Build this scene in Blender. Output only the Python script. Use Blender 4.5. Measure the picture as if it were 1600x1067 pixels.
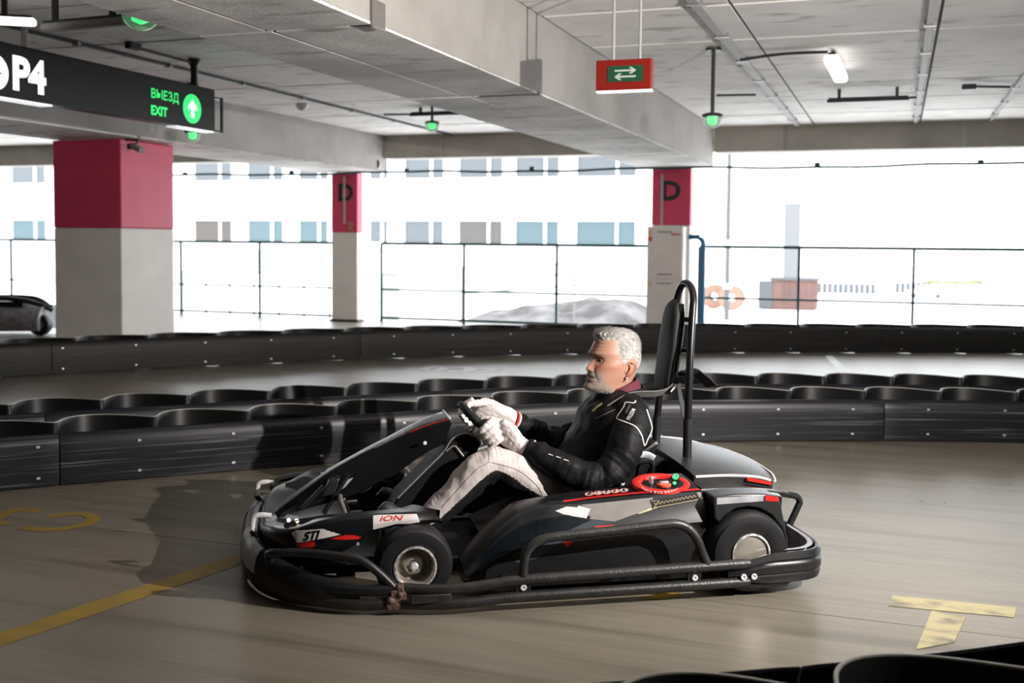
import bpy, bmesh, math, random
import numpy as np
from mathutils import Vector, Matrix, noise
from mathutils.bvhtree import BVHTree
random.seed(4)
for o in list(bpy.data.objects): bpy.data.objects.remove(o, do_unlink=True)
S = bpy.context.scene
COL = S.collection
PI = math.pi
# ------------------------------------------------------------------ camera
F = 1690.0; CX = 800.0; CY = 533.5; SHY = -0.043; H = 1.2
CAMM = Matrix.Rotation(math.radians(19.55), 4, 'Z') @ Matrix.Rotation(PI/2-math.radians(3), 4, 'X') @ Matrix.Rotation(math.radians(.5), 4, 'Z')
CAM = Vector((0, 0, H))
cam_data = bpy.data.cameras.new('camera'); cam = bpy.data.objects.new('camera', cam_data); COL.objects.link(cam)
cam.matrix_world = Matrix.Translation(CAM) @ CAMM
cam_data.sensor_width = 36; cam_data.lens = 36*F/1600; cam_data.shift_y = SHY
cam_data.clip_end = 500; cam_data.clip_start = .05
cam_data.dof.use_dof = True; cam_data.dof.focus_distance = 3.95; cam_data.dof.aperture_fstop = 3.2
S.camera = cam
# ------------------------------------------------------------------ world, light, exposure
W = bpy.data.worlds.new('world'); S.world = W; W.use_nodes = True
wn = W.node_tree.nodes; bg = wn['Background']
bg.inputs[0].default_value = (0.93, 0.97, 1.0, 1); bg.inputs[1].default_value = 6.0
fl = bpy.data.lights.new('flash', 'SPOT'); fl.spot_size = math.radians(138); fl.spot_blend = 1.0; fl.energy = 1150; fl.shadow_soft_size = .01; fl.color = (1, .95, .9)
flo = bpy.data.objects.new('flash', fl); flo.location = (1.55, 3.03, 1.62); COL.objects.link(flo)
flo.rotation_euler = (Vector((-1.6, 4.9, 1.8))-Vector((1.55, 3.03, 1.62))).to_track_quat('-Z', 'Y').to_euler()
S.view_settings.view_transform = 'Standard'; S.view_settings.look = 'None'
S.view_settings.gamma = 1; S.view_settings.use_curve_mapping = False; S.view_settings.exposure = 0
S.cycles.use_denoising = True
S.cycles.max_bounces = 8; S.cycles.diffuse_bounces = 5
S.cycles.sample_clamp_indirect = 6

# ------------------------------------------------------------------ helpers
def ray(px, py):
    d = Vector(((px-CX)/F, -(py-CY)/F + SHY*1600/F, -1))
    return (CAMM.to_3x3() @ d)
def gp(px, py, z=0.0):                     # world point on the horizontal plane z
    d = ray(px, py); return CAM + d*((z-H)/d.z)
def yp(px, py, Y):                         # world point on the vertical plane y = Y
    d = ray(px, py); return CAM + d*(Y/d.y)
def xp(px, py, X):
    d = ray(px, py); return CAM + d*(X/d.x)
def dp(px, py, D):                         # world point at depth D
    return CAM + ray(px, py)*D
KF = Vector((-.857, -.516, 0)).normalized()      # kart's forward
KL = Vector((-KF.y, KF.x, 0))                    # kart's left (towards the lens)
if KL.dot(Vector((.516, -.857, 0))) < 0: KL = -KL
KO = gp(1172, 929) - .67*KL
KANG = math.atan2(KF.y, KF.x)
def kl(p): q = p-KO; return Vector((q.dot(KF), q.dot(KL), q.z))
def K(px, py, v):                          # kart-local point on the plane y = v
    d = ray(px, py); t = ((KO+KL*v-CAM).dot(KL))/d.dot(KL)
    return kl(CAM+d*t)
def V(*a): return Vector(a)

def cr(pts, n=6, closed=False):            # Catmull-Rom through points (any dimension)
    P = [Vector(p) for p in pts]; out = []; m = len(P)
    rng = m if closed else m-1
    for i in range(rng):
        if closed: a, b, c, d = P[(i-1) % m], P[i], P[(i+1) % m], P[(i+2) % m]
        else: a, b, c, d = P[max(i-1, 0)], P[i], P[i+1], P[min(i+2, m-1)]
        for k in range(n):
            t = k/n
            out.append(.5*((2*b)+(c-a)*t+(2*a-5*b+4*c-d)*t*t+(3*b-a-3*c+d)*t**3))
    if not closed: out.append(P[-1].copy())
    return out
def interp(x, xs, ys):
    return float(np.interp(x, xs, ys))

class MB:
    def __init__(s): s.v = []; s.f = []; s.m = []; s.uv = {}
    def add(s, vs, fs, mi=0):
        b = len(s.v); s.v += [tuple(v) for v in vs]
        for f in fs: s.f.append(tuple(b+i for i in f)); s.m.append(mi)
        return b
    def box(s, c, d, rot=None, mi=0, taper=1.0):
        c = Vector(c); vs = []
        for z in (-1, 1):
            k = taper if z > 0 else 1
            for x, y in ((-1, -1), (1, -1), (1, 1), (-1, 1)):
                p = Vector((x*d[0]/2*k, y*d[1]/2*k, z*d[2]/2))
                vs.append(c+(rot @ p if rot else p))
        s.add(vs, [(0, 3, 2, 1), (4, 5, 6, 7), (0, 1, 5, 4), (1, 2, 6, 5), (2, 3, 7, 6), (3, 0, 4, 7)], mi); return s
    def tube(s, path, r, n=10, closed=False, caps=True, mi=0, sq=None):
        P = [Vector(p) for p in path]; m = len(P); vs = []; fs = []
        R = r if isinstance(r, (list, tuple)) else [r]*m
        t0 = (P[1]-P[0]).normalized()
        up = Vector((0, 0, 1)) if abs(t0.z) < .9 else Vector((0, 1, 0))
        nrm = (up - t0*up.dot(t0)).normalized()
        for i in range(m):
            if closed: t = (P[(i+1) % m]-P[i-1])
            else: t = P[min(i+1, m-1)]-P[max(i-1, 0)]
            t.normalize()
            nrm = (nrm - t*nrm.dot(t)).normalized(); bn = t.cross(nrm)
            ri = R[i]; ra, rb = ri if isinstance(ri, (tuple, list)) else (ri, ri)
            for k in range(n):
                a = 2*PI*(k+.5)/n
                vs.append(P[i]+nrm*math.cos(a)*ra+bn*math.sin(a)*rb)
        for i in range(m if closed else m-1):
            for k in range(n):
                a, b = i*n+k, i*n+(k+1) % n; c, d = ((i+1) % m)*n+(k+1) % n, ((i+1) % m)*n+k
                fs.append((a, b, c, d))
        if caps and not closed:
            fs.append(tuple(range(n-1, -1, -1))); fs.append(tuple((m-1)*n+k for k in range(n)))
        s.add(vs, fs, mi); return s
    def loft(s, rings, closed=True, cap=True, mi=0, loop=False):
        n = len(rings[0]); vs = [p for r in rings for p in r]; fs = []; m = len(rings)
        for i in range(m if loop else m-1):
            for k in range(n if closed else n-1):
                a, b = i*n+k, i*n+(k+1) % n; c, d = ((i+1) % m)*n+(k+1) % n, ((i+1) % m)*n+k
                fs.append((a, b, c, d))
        if cap and closed and not loop:
            fs.append(tuple(range(n-1, -1, -1))); fs.append(tuple((m-1)*n+k for k in range(n)))
        s.add(vs, fs, mi); return s
    def lathe(s, prof, o, ax, n=32, mi=0):  # prof: (radius, height along axis)
        o = Vector(o); ax = Vector(ax).normalized()
        e = ax.orthogonal().normalized(); g = ax.cross(e); vs = []; fs = []; m = len(prof)
        for r, h in prof:
            for k in range(n):
                a = 2*PI*k/n; vs.append(o+ax*h+(e*math.cos(a)+g*math.sin(a))*max(r, 1e-5))
        for i in range(m-1):
            for k in range(n):
                fs.append((i*n+k, i*n+(k+1) % n, (i+1)*n+(k+1) % n, (i+1)*n+k))
        s.add(vs, fs, mi); return s
    def prism(s, poly, dv, mi=0):           # polygon (3D) extruded by vector dv
        n = len(poly); dv = Vector(dv)
        vs = [Vector(p) for p in poly]+[Vector(p)+dv for p in poly]
        fs = [tuple(range(n)), tuple(range(2*n-1, n-1, -1))]
        for k in range(n): fs.append((k, k+n, (k+1) % n+n, (k+1) % n))
        s.add(vs, fs, mi); return s
    def sphere(s, c, r, sc=(1, 1, 1), n=16, mi=0, rot=None):
        c = Vector(c); vs = []; fs = []; h = n//2
        for i in range(h+1):
            th = PI*i/h
            for k in range(n):
                a = 2*PI*k/n; p = Vector((math.sin(th)*math.cos(a)*sc[0], math.sin(th)*math.sin(a)*sc[1], math.cos(th)*sc[2]))*r
                vs.append(c+(rot @ p if rot else p))
        for i in range(h):
            for k in range(n): fs.append((i*n+k, (i+1)*n+k, (i+1)*n+(k+1) % n, i*n+(k+1) % n))
        s.add(vs, fs, mi); return s
    def build(s, name, mats, parent=None, smooth=35, bevel=0, bseg=2, sub=0, fix=True):
        me = bpy.data.meshes.new(name); me.from_pydata(s.v, [], s.f)
        if not isinstance(mats, (list, tuple)): mats = [mats]
        for m in mats: me.materials.append(m)
        if len(mats) > 1: me.polygons.foreach_set('material_index', s.m)
        if fix:
            bm = bmesh.new(); bm.from_mesh(me); bmesh.ops.remove_doubles(bm, verts=bm.verts, dist=1e-6)
            bmesh.ops.recalc_face_normals(bm, faces=bm.faces); bm.to_mesh(me); bm.free()
        o = bpy.data.objects.new(name, me); COL.objects.link(o)
        if parent: o.parent = parent
        if bevel:
            b = o.modifiers.new('bevel', 'BEVEL'); b.width = bevel; b.segments = bseg; b.limit_method = 'ANGLE'; b.angle_limit = math.radians(40)
        if sub:
            b = o.modifiers.new('subd', 'SUBSURF'); b.levels = sub; b.render_levels = sub
        if smooth:
            me.shade_smooth()
            if smooth < 180: me.set_sharp_from_angle(angle=math.radians(smooth))
        return o
def tag(o, label=None, cat=None, group=None, kind=None):
    if label: o['label'] = label
    if cat: o['category'] = cat
    if group: o['group'] = group
    if kind: o['kind'] = kind
    return o
def empty(name, loc=(0, 0, 0), rz=0):
    o = bpy.data.objects.new(name, None); COL.objects.link(o); o.location = loc; o.rotation_euler = (0, 0, rz); o.empty_display_size = .1
    return o
def copy_tree(o, parent=None):
    c = o.copy(); COL.objects.link(c)
    if parent: c.parent = parent
    for ch in [x for x in ALLCH(o)]: copy_tree(ch, c)
    return c
def ALLCH(o): return [x for x in bpy.data.objects if x.parent == o]

# ------------------------------------------------------------------ materials
def mat(name, col, rough=.5, metal=0, spec=.5, coat=0, emis=None, es=0, var=0, vscale=8, bump=0, bscale=60, vcol2=None, stretch=None, sheen=0):
    m = bpy.data.materials.new(name); m.use_nodes = True; nt = m.node_tree; b = nt.nodes['Principled BSDF']
    c = (*col, 1) if len(col) == 3 else col
    b.inputs['Base Color'].default_value = c; b.inputs['Roughness'].default_value = rough; b.inputs['Metallic'].default_value = metal
    b.inputs['Specular IOR Level'].default_value = spec; b.inputs['Coat Weight'].default_value = coat; b.inputs['Coat Roughness'].default_value = .06
    if sheen: b.inputs['Sheen Weight'].default_value = sheen
    if emis: b.inputs['Emission Color'].default_value = (*emis, 1); b.inputs['Emission Strength'].default_value = es
    if var or bump:
        tc = nt.nodes.new('ShaderNodeTexCoord'); mp = nt.nodes.new('ShaderNodeMapping'); nt.links.new(tc.outputs['Object'], mp.inputs[0])
        if stretch: mp.inputs['Scale'].default_value = stretch
        if var:
            n = nt.nodes.new('ShaderNodeTexNoise'); n.inputs['Scale'].default_value = vscale; n.inputs['Detail'].default_value = 6; nt.links.new(mp.outputs[0], n.inputs[0])
            rp = nt.nodes.new('ShaderNodeValToRGB'); rp.color_ramp.elements[0].position = .35; rp.color_ramp.elements[1].position = .68
            c2 = vcol2 or tuple(max(0, x*(1-var)) for x in col[:3]); rp.color_ramp.elements[0].color = (*c2, 1)
            rp.color_ramp.elements[1].color = (*[min(1, x*(1+var*.4)) for x in col[:3]], 1)
            nt.links.new(n.outputs[0], rp.inputs[0]); nt.links.new(rp.outputs[0], b.inputs['Base Color'])
        if bump:
            n2 = nt.nodes.new('ShaderNodeTexNoise'); n2.inputs['Scale'].default_value = bscale; n2.inputs['Detail'].default_value = 4; nt.links.new(mp.outputs[0], n2.inputs[0])
            bp = nt.nodes.new('ShaderNodeBump'); bp.inputs['Strength'].default_value = bump; bp.inputs['Distance'].default_value = .01
            nt.links.new(n2.outputs[0], bp.inputs['Height']); nt.links.new(bp.outputs[0], b.inputs['Normal'])
    return m
def concrete_mat(name, base, dark, rough=.75, seed=0, stretch=(1, 1, 1), big=.9, spots=True):
    m = bpy.data.materials.new(name); m.use_nodes = True; nt = m.node_tree; b = nt.nodes['Principled BSDF']; N = nt.nodes.new; L = nt.links.new
    tc = N('ShaderNodeTexCoord'); mp = N('ShaderNodeMapping'); mp.inputs['Location'].default_value = (seed, seed*1.7, 0); mp.inputs['Scale'].default_value = stretch
    L(tc.outputs['Object'], mp.inputs[0])
    n1 = N('ShaderNodeTexNoise'); n1.inputs['Scale'].default_value = big; n1.inputs['Detail'].default_value = 8; n1.inputs['Roughness'].default_value = .62; L(mp.outputs[0], n1.inputs[0])
    r1 = N('ShaderNodeValToRGB'); r1.color_ramp.elements[0].position = .36; r1.color_ramp.elements[1].position = .62
    r1.color_ramp.elements[0].color = (*dark, 1); r1.color_ramp.elements[1].color = (*base, 1); L(n1.outputs[0], r1.inputs[0])
    last = r1.outputs[0]
    if spots:
        mp2 = N('ShaderNodeMapping'); mp2.inputs['Scale'].default_value = (1.0, 3.2, 1); L(tc.outputs['Object'], mp2.inputs[0])
        n2 = N('ShaderNodeTexNoise'); n2.inputs['Scale'].default_value = 2.3; n2.inputs['Detail'].default_value = 5; L(mp2.outputs[0], n2.inputs[0])
        r2 = N('ShaderNodeValToRGB'); r2.color_ramp.elements[0].position = .30; r2.color_ramp.elements[1].position = .42
        r2.color_ramp.elements[0].color = (.42, .42, .40, 1); r2.color_ramp.elements[1].color = (1, 1, 1, 1); L(n2.outputs[0], r2.inputs[0])
        mx = N('ShaderNodeMix'); mx.data_type = 'RGBA'; mx.blend_type = 'MULTIPLY'; mx.inputs[0].default_value = .8
        L(last, mx.inputs[6]); L(r2.outputs[0], mx.inputs[7]); last = mx.outputs[2]
    L(last, b.inputs['Base Color']); b.inputs['Roughness'].default_value = rough
    n3 = N('ShaderNodeTexNoise'); n3.inputs['Scale'].default_value = 40; n3.inputs['Detail'].default_value = 5; L(tc.outputs['Object'], n3.inputs[0])
    bp = N('ShaderNodeBump'); bp.inputs['Strength'].default_value = .25; bp.inputs['Distance'].default_value = .01; L(n3.outputs[0], bp.inputs['Height']); L(bp.outputs[0], b.inputs['Normal'])
    return m
M = {}
M['conc'] = concrete_mat('concrete_ceiling', (.93, .90, .885), (.76, .73, .71), seed=3)
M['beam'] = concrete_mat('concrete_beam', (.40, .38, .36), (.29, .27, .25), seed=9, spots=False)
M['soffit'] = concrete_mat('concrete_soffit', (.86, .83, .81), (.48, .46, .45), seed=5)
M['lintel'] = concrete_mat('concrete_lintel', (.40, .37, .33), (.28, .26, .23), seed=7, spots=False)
M['joint'] = mat('joint_dark', (.03, .028, .026), .9)
M['wall'] = concrete_mat('concrete_wall', (.20, .19, .18), (.14, .13, .12), seed=2, spots=False)
M['pillar'] = mat('pillar_paint', (.70, .66, .62), .6, var=.08, vscale=3)
M['red'] = mat('pillar_red', (.58, .045, .11), .5, var=.12, vscale=3)
M['blackp'] = mat('black_paint', (.01, .01, .01), .5)
M['white'] = mat('white_paint', (.8, .8, .8), .5)
M['teal'] = mat('railing_teal', (.012, .06, .065), .4)
M['bluepipe'] = mat('blue_pipe', (.01, .12, .25), .4)
M['steelgrey'] = mat('steel_grey', (.35, .35, .35), .4, metal=.8)
M['conduit'] = mat('conduit_grey', (.36, .35, .34), .6)
M['black_metal'] = mat('black_metal', (.015, .015, .015), .45)
M['glow_white'] = mat('lamp_white', (.9, .9, .9), .4, emis=(1, .98, .93), es=3.0)
M['glow_soft'] = mat('lamp_soft', (.8, .78, .72), .4, emis=(1, .95, .85), es=.6)
M['green_glow'] = mat('green_glow', (.02, .5, .12), .3, emis=(.03, .8, .18), es=1.0)
M['white_glow'] = mat('white_letter', (.85, .85, .85), .4, emis=(1, 1, 1), es=.55)
M['green_led'] = mat('green_led', (.02, .5, .12), .3, emis=(.1, 1, .3), es=1.2)
M['warm_led'] = mat('warm_led', (1, .9, .7), .3, emis=(1, .8, .55), es=2.5)
M['signred'] = mat('sign_red', (.20, .008, .004), .35, spec=.3)
M['signgreen'] = mat('sign_green', (.003, .06, .022), .4)
M['arrow'] = mat('sign_arrow', (.42, .46, .42), .4)
M['signface'] = mat('sign_black', (.006, .006, .0065), .4, spec=.2)
M['snow'] = mat('snow', (.90, .90, .90), .8)
M['facade'] = mat('facade_white', (.85, .85, .84), .8)
M['pane'] = mat('window_pane', (.115, .125, .135), .6, spec=0)
M['pane_blue'] = mat('window_pane_blue', (.095, .13, .145), .6, spec=0)
M['blind'] = mat('window_blind', (.10, .095, .09), .8, spec=0)
M['blind_brown'] = mat('window_blind_brown', (.08, .062, .055), .8, spec=0)
M['faint_grey'] = mat('far_grey', (.10, .105, .11), .9, spec=0)
M['faint_red'] = mat('far_red', (.16, .10, .09), .9, spec=0, var=.2, vscale=1)
M['far_orange'] = mat('far_orange', (.24, .15, .12), .9, spec=0)
M['far_slat'] = mat('far_slat', (.155, .15, .145), .9, spec=0)
M['dirt'] = mat('dirty_snow', (.15, .145, .145), .9, spec=0, var=.5, vscale=1.2)
# yellow road paint, worn
def worn(name, col, under, sc=9, lo=.42, hi=.60):
    m = bpy.data.materials.new(name); m.use_nodes = True; nt = m.node_tree; b = nt.nodes['Principled BSDF']; N = nt.nodes.new; L = nt.links.new
    tc = N('ShaderNodeTexCoord'); mp = N('ShaderNodeMapping'); mp.inputs['Scale'].default_value = (1.6, 3, 1); mp.inputs['Rotation'].default_value = (0, 0, -.35); L(tc.outputs['Object'], mp.inputs[0])
    n = N('ShaderNodeTexNoise'); n.inputs['Scale'].default_value = sc; n.inputs['Detail'].default_value = 8; L(mp.outputs[0], n.inputs[0])
    r = N('ShaderNodeValToRGB'); r.color_ramp.elements[0].position = lo; r.color_ramp.elements[1].position = hi
    r.color_ramp.elements[0].color = (*under, 1); r.color_ramp.elements[1].color = (*col, 1); L(n.outputs[0], r.inputs[0]); L(r.outputs[0], b.inputs['Base Color'])
    b.inputs['Roughness'].default_value = .5
    return m
M['yellow'] = worn('yellow_paint', (.26, .165, .016), (.20, .135, .026), 5, .35, .6)
M['yellow_worn'] = worn('yellow_paint_worn', (.34, .29, .15), (.13, .115, .09), 4, .36, .52)
M['road_white'] = worn('white_road_paint', (.55, .55, .55), (.4, .4, .4), 5, .3, .5)
# floor
def floor_mat():
    m = bpy.data.materials.new('floor_concrete'); m.use_nodes = True; nt = m.node_tree; b = nt.nodes['Principled BSDF']; N = nt.nodes.new; L = nt.links.new
    tc = N('ShaderNodeTexCoord')
    n0 = N('ShaderNodeTexNoise'); n0.inputs['Scale'].default_value = .8; n0.inputs['Detail'].default_value = 7; L(tc.outputs['Object'], n0.inputs[0])
    r0 = N('ShaderNodeValToRGB'); r0.color_ramp.elements[0].position = .3; r0.color_ramp.elements[1].position = .7
    r0.color_ramp.elements[0].color = (.135, .118, .090, 1); r0.color_ramp.elements[1].color = (.20, .177, .140, 1); L(n0.outputs[0], r0.inputs[0])
    mpa = N('ShaderNodeMapping'); mpa.inputs['Rotation'].default_value = (0, 0, -math.radians(27)); mpa.inputs['Scale'].default_value = (.35, 6, 1); L(tc.outputs['Object'], mpa.inputs[0])
    # gently bent coordinates so that the rubber streaks sweep like tyre paths
    n1 = N('ShaderNodeTexNoise'); n1.inputs['Scale'].default_value = 1.3; n1.inputs['Detail'].default_value = 6; L(mpa.outputs[0], n1.inputs[0])
    r1 = N('ShaderNodeValToRGB'); r1.color_ramp.elements[0].position = .33; r1.color_ramp.elements[1].position = .52
    r1.color_ramp.elements[0].color = (.66, .65, .64, 1); r1.color_ramp.elements[1].color = (1, 1, 1, 1); L(n1.outputs[0], r1.inputs[0])
    mpb = N('ShaderNodeMapping'); mpb.inputs['Rotation'].default_value = (0, 0, -math.radians(24)); mpb.inputs['Scale'].default_value = (1.5, 45, 1); L(tc.outputs['Object'], mpb.inputs[0])
    n2 = N('ShaderNodeTexNoise'); n2.inputs['Scale'].default_value = 1.0; n2.inputs['Detail'].default_value = 5; L(mpb.outputs[0], n2.inputs[0])
    r2 = N('ShaderNodeValToRGB'); r2.color_ramp.elements[0].position = .25; r2.color_ramp.elements[1].position = .7
    r2.color_ramp.elements[0].color = (.84, .84, .84, 1); r2.color_ramp.elements[1].color = (1.05, 1.05, 1.05, 1); L(n2.outputs[0], r2.inputs[0])
    a = N('ShaderNodeMix'); a.data_type = 'RGBA'; a.blend_type = 'MULTIPLY'; a.inputs[0].default_value = 1; L(r0.outputs[0], a.inputs[6]); L(r1.outputs[0], a.inputs[7])
    c = N('ShaderNodeMix'); c.data_type = 'RGBA'; c.blend_type = 'MULTIPLY'; c.inputs[0].default_value = 1; L(a.outputs[2], c.inputs[6]); L(r2.outputs[0], c.inputs[7])
    L(c.outputs[2], b.inputs['Base Color'])
    b.inputs['Roughness'].default_value = .37; b.inputs['Specular IOR Level'].default_value = .42
    n3 = N('ShaderNodeTexNoise'); n3.inputs['Scale'].default_value = 30; n3.inputs['Detail'].default_value = 4; L(tc.outputs['Object'], n3.inputs[0])
    bp = N('ShaderNodeBump'); bp.inputs['Strength'].default_value = .08; bp.inputs['Distance'].default_value = .01; L(n3.outputs[0], bp.inputs['Height']); L(bp.outputs[0], b.inputs['Normal'])
    return m
M['floor'] = floor_mat()
# barrier plastic: scratched along its length through the uv map
def barrier_mat(name, base, light, lo=.56, hi=.75, rough=.36):
    m = bpy.data.materials.new(name); m.use_nodes = True; nt = m.node_tree; b = nt.nodes['Principled BSDF']; N = nt.nodes.new; L = nt.links.new
    tc = N('ShaderNodeTexCoord'); mp = N('ShaderNodeMapping'); mp.inputs['Scale'].default_value = (.9, 55, 1); L(tc.outputs['UV'], mp.inputs[0])
    n = N('ShaderNodeTexNoise'); n.inputs['Scale'].default_value = 1.2; n.inputs['Detail'].default_value = 7; n.inputs['Roughness'].default_value = .6; L(mp.outputs[0], n.inputs[0])
    r = N('ShaderNodeValToRGB'); r.color_ramp.elements[0].position = lo; r.color_ramp.elements[1].position = hi
    r.color_ramp.elements[0].color = (*base, 1); r.color_ramp.elements[1].color = (*light, 1); L(n.outputs[0], r.inputs[0]); L(r.outputs[0], b.inputs['Base Color'])
    b.inputs['Roughness'].default_value = rough; b.inputs['Specular IOR Level'].default_value = .3
    return m
M['barr'] = barrier_mat('barrier_black', (.010, .010, .013), (.10, .10, .11), .55, .70)
M['barr_far'] = barrier_mat('barrier_far', (.012, .0115, .011), (.05, .038, .03), .5, .75, .5)
M['barr_wave'] = mat('barrier_wave', (.006, .006, .0065), .45, spec=.25)
M['barr_edge'] = mat('barrier_cut_edge', (.22, .21, .185), .5)
M['bolt'] = mat('bolt', (.6, .6, .58), .35, metal=.7)
# kart
M['kblack'] = mat('kart_black_gloss', (.0035, .0035, .0045), .33, spec=.28)
M['kmatte'] = mat('kart_black_plastic', (.008, .008, .009), .45, spec=.3, var=.3, vscale=12)
M['kdark'] = mat('kart_dark_metal', (.006, .006, .0065), .4, spec=.4)
M['pipe'] = mat('bumper_pipe_worn', (.02, .019, .018), .4, metal=.2, var=.5, vscale=25, bump=.15, bscale=120, vcol2=(.012, .012, .012))
M['rust'] = mat('rusty_weld', (.12, .06, .04), .7, var=.6, vscale=60, bump=.5, bscale=80, vcol2=(.03, .022, .02))
M['chrome'] = mat('tube_light', (.72, .70, .71), .35, metal=.4)
M['tyre'] = mat('tyre_rubber', (.009, .009, .010), .5, spec=.35, var=.3, vscale=20)
M['rim'] = mat('rim_alloy', (.46, .42, .37), .28, metal=.7, var=.25, vscale=14)
M['rim_lip'] = mat('rim_lip_chipped', (.62, .60, .58), .4, metal=.6, var=.6, vscale=70)
M['kred'] = mat('decal_red', (.45, .010, .008), .35)
M['kwhite'] = mat('decal_white', (.48, .45, .44), .35)
M['kgrey'] = mat('decal_grey', (.15, .137, .13), .35, var=.1, vscale=20)
M['kblue'] = mat('decal_blue_grey', (.030, .036, .048), .3)
M['knavy'] = mat('decal_navy', (.0018, .0038, .006), .3, spec=.3, coat=.08)
M['kgold'] = mat('decal_gold', (.38, .30, .16), .35)
M['korange'] = mat('cap_orange', (.55, .07, .02), .4)
M['kpod'] = mat('pod_plastic', (.008, .008, .009), .36, spec=.4, var=.3, vscale=9)
M['bumper_light'] = mat('bumper_worn_light', (.30, .30, .32), .45, var=.4, vscale=18)
M['glossgrey'] = mat('cover_grey', (.012, .012, .013), .38, spec=.4)
M['pad'] = mat('headrest_pad', (.008, .011, .0105), .65, spec=.3)
M['strap'] = mat('strap_black', (.012, .012, .012), .7)
M['strap_grey'] = mat('strap_grey', (.12, .11, .105), .75, bump=.3, bscale=300)
# person
M['skin'] = None
M['jacket'] = mat('jacket_black', (.0045, .0045, .005), .6, spec=.14, bump=.7, bscale=14)
M['trouser'] = mat('trouser_light', (.44, .395, .38), .75, bump=.9, bscale=13, stretch=(1, 1, .5))
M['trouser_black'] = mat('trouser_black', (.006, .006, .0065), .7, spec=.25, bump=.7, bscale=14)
M['glove'] = mat('glove_grey', (.55, .50, .485), .75, bump=.3, bscale=60)
M['maroon'] = mat('maroon_knit', (.075, .005, .015), .8, bump=.4, bscale=200)
M['maroon_band'] = mat('red_band', (.5, .02, .02), .6)
M['hair'] = mat('hair_grey', (.33, .315, .30), .6, spec=.3, var=.22, vscale=60)
M['consoleb'] = mat('console_black', (.004, .004, .0045), .6, spec=.15)
M['eye'] = mat('eye_white', (.5, .45, .42), .2)
M['iris'] = mat('iris_dark', (.02, .015, .012), .15)
M['shoe'] = mat('shoe_black', (.015, .015, .015), .5)
M['piping'] = mat('piping_white', (.42, .41, .39), .5)

# ------------------------------------------------------------------ text -> flat triangles (unit: 1 = font size)
def text_tris(txt, shear=0, bold=0, align='LEFT'):
    cu = bpy.data.curves.new('t', 'FONT'); cu.body = txt; cu.size = 1; cu.shear = shear; cu.offset = bold; cu.align_x = align; cu.resolution_u = 3
    o = bpy.data.objects.new('t', cu); COL.objects.link(o)
    dg = bpy.context.evaluated_depsgraph_get(); me = bpy.data.meshes.new_from_object(o.evaluated_get(dg))
    vs = [(v.co.x, v.co.y) for v in me.vertices]; fs = [tuple(p.vertices) for p in me.polygons]
    bpy.data.objects.remove(o); bpy.data.curves.remove(cu); bpy.data.meshes.remove(me)
    return vs, fs
def flat_text(name, txt, origin, ux, uy, size, m, parent, shear=0, bold=0, align='LEFT', off=.001):
    vs, fs = text_tris(txt, shear, bold, align); ux = Vector(ux).normalized(); uy = Vector(uy).normalized(); n = ux.cross(uy)
    b = MB(); b.add([Vector(origin)+ux*x*size+uy*y*size+n*off for x, y in vs], fs)
    return b.build(name, m, parent, smooth=0, fix=False)
def bvh_of(objs):
    vs = []; fs = []
    dg = bpy.context.evaluated_depsgraph_get()
    for o in (objs if isinstance(objs, (list, tuple)) else [objs]):
        me = o.evaluated_get(dg).to_mesh(); b = len(vs)
        vs += [v.co.copy() for v in me.vertices]; fs += [tuple(b+i for i in p.vertices) for p in me.polygons]
    return BVHTree.FromPolygons(vs, fs)
CAML = None
def decal(name, polys, bvh, m, parent, off=.0016, maxe=5, pre=None, width=None):
    """a sticker wrapped on the surface of its part (kart-local): polys are outlines, pre = ready (verts, faces)"""
    camk = kl(CAM); bm = bmesh.new()
    if pre:
        vv = [bm.verts.new((x, y, 0)) for x, y in pre[0]]
        for f in pre[1]:
            try: bm.faces.new([vv[i] for i in f])
            except ValueError: pass
    else:
        for pl in polys:
            bm.faces.new([bm.verts.new((x, y, 0)) for x, y in pl])
        bmesh.ops.triangulate(bm, faces=bm.faces)
        for it in range(5):
            es = [e for e in bm.edges if e.calc_length() > maxe]
            if not es: break
            bmesh.ops.subdivide_edges(bm, edges=es, cuts=1); bmesh.ops.triangulate(bm, faces=[f for f in bm.faces if len(f.verts) > 3])
    dead = []
    for v in bm.verts:
        r = ray(v.co.x, v.co.y); d = Vector((r.dot(KF), r.dot(KL), r.z)).normalized()
        hit, nrm, _, _ = bvh.ray_cast(camk, d)
        if hit is None: dead.append(v); continue
        if nrm.dot(d) > 0: nrm = -nrm
        v.co = hit+nrm*off
    bmesh.ops.delete(bm, geom=dead, context='VERTS')
    me = bpy.data.meshes.new(name); bm.to_mesh(me); bm.free(); me.materials.append(m); me.shade_smooth()
    o = bpy.data.objects.new(name, me); COL.objects.link(o); o.parent = parent
    return o
def decal_text(name, txt, org, ux, uy, bvh, m, parent, shear=0, bold=0, align='LEFT', off=.0024):
    vs, fs = text_tris(txt, shear, bold, align)
    return decal(name, None, bvh, m, parent, off=off, pre=([(org[0]+ux[0]*x+uy[0]*y, org[1]+ux[1]*x+uy[1]*y) for x, y in vs], fs))
def stroke2d(path, w, closed=False):        # polyline with width -> list of quads (2D)
    out = []; P = [Vector(p) for p in path]; m = len(P); L = []; R_ = []
    for i in range(m):
        t = (P[(i+1) % m]-P[i-1]) if closed else (P[min(i+1, m-1)]-P[max(i-1, 0)])
        t.normalize(); n = Vector((-t.y, t.x))*w/2; L.append(P[i]+n); R_.append(P[i]-n)
    for i in range(m if closed else m-1):
        j = (i+1) % m; out.append([tuple(L[i]), tuple(L[j]), tuple(R_[j]), tuple(R_[i])])
    return out
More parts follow.
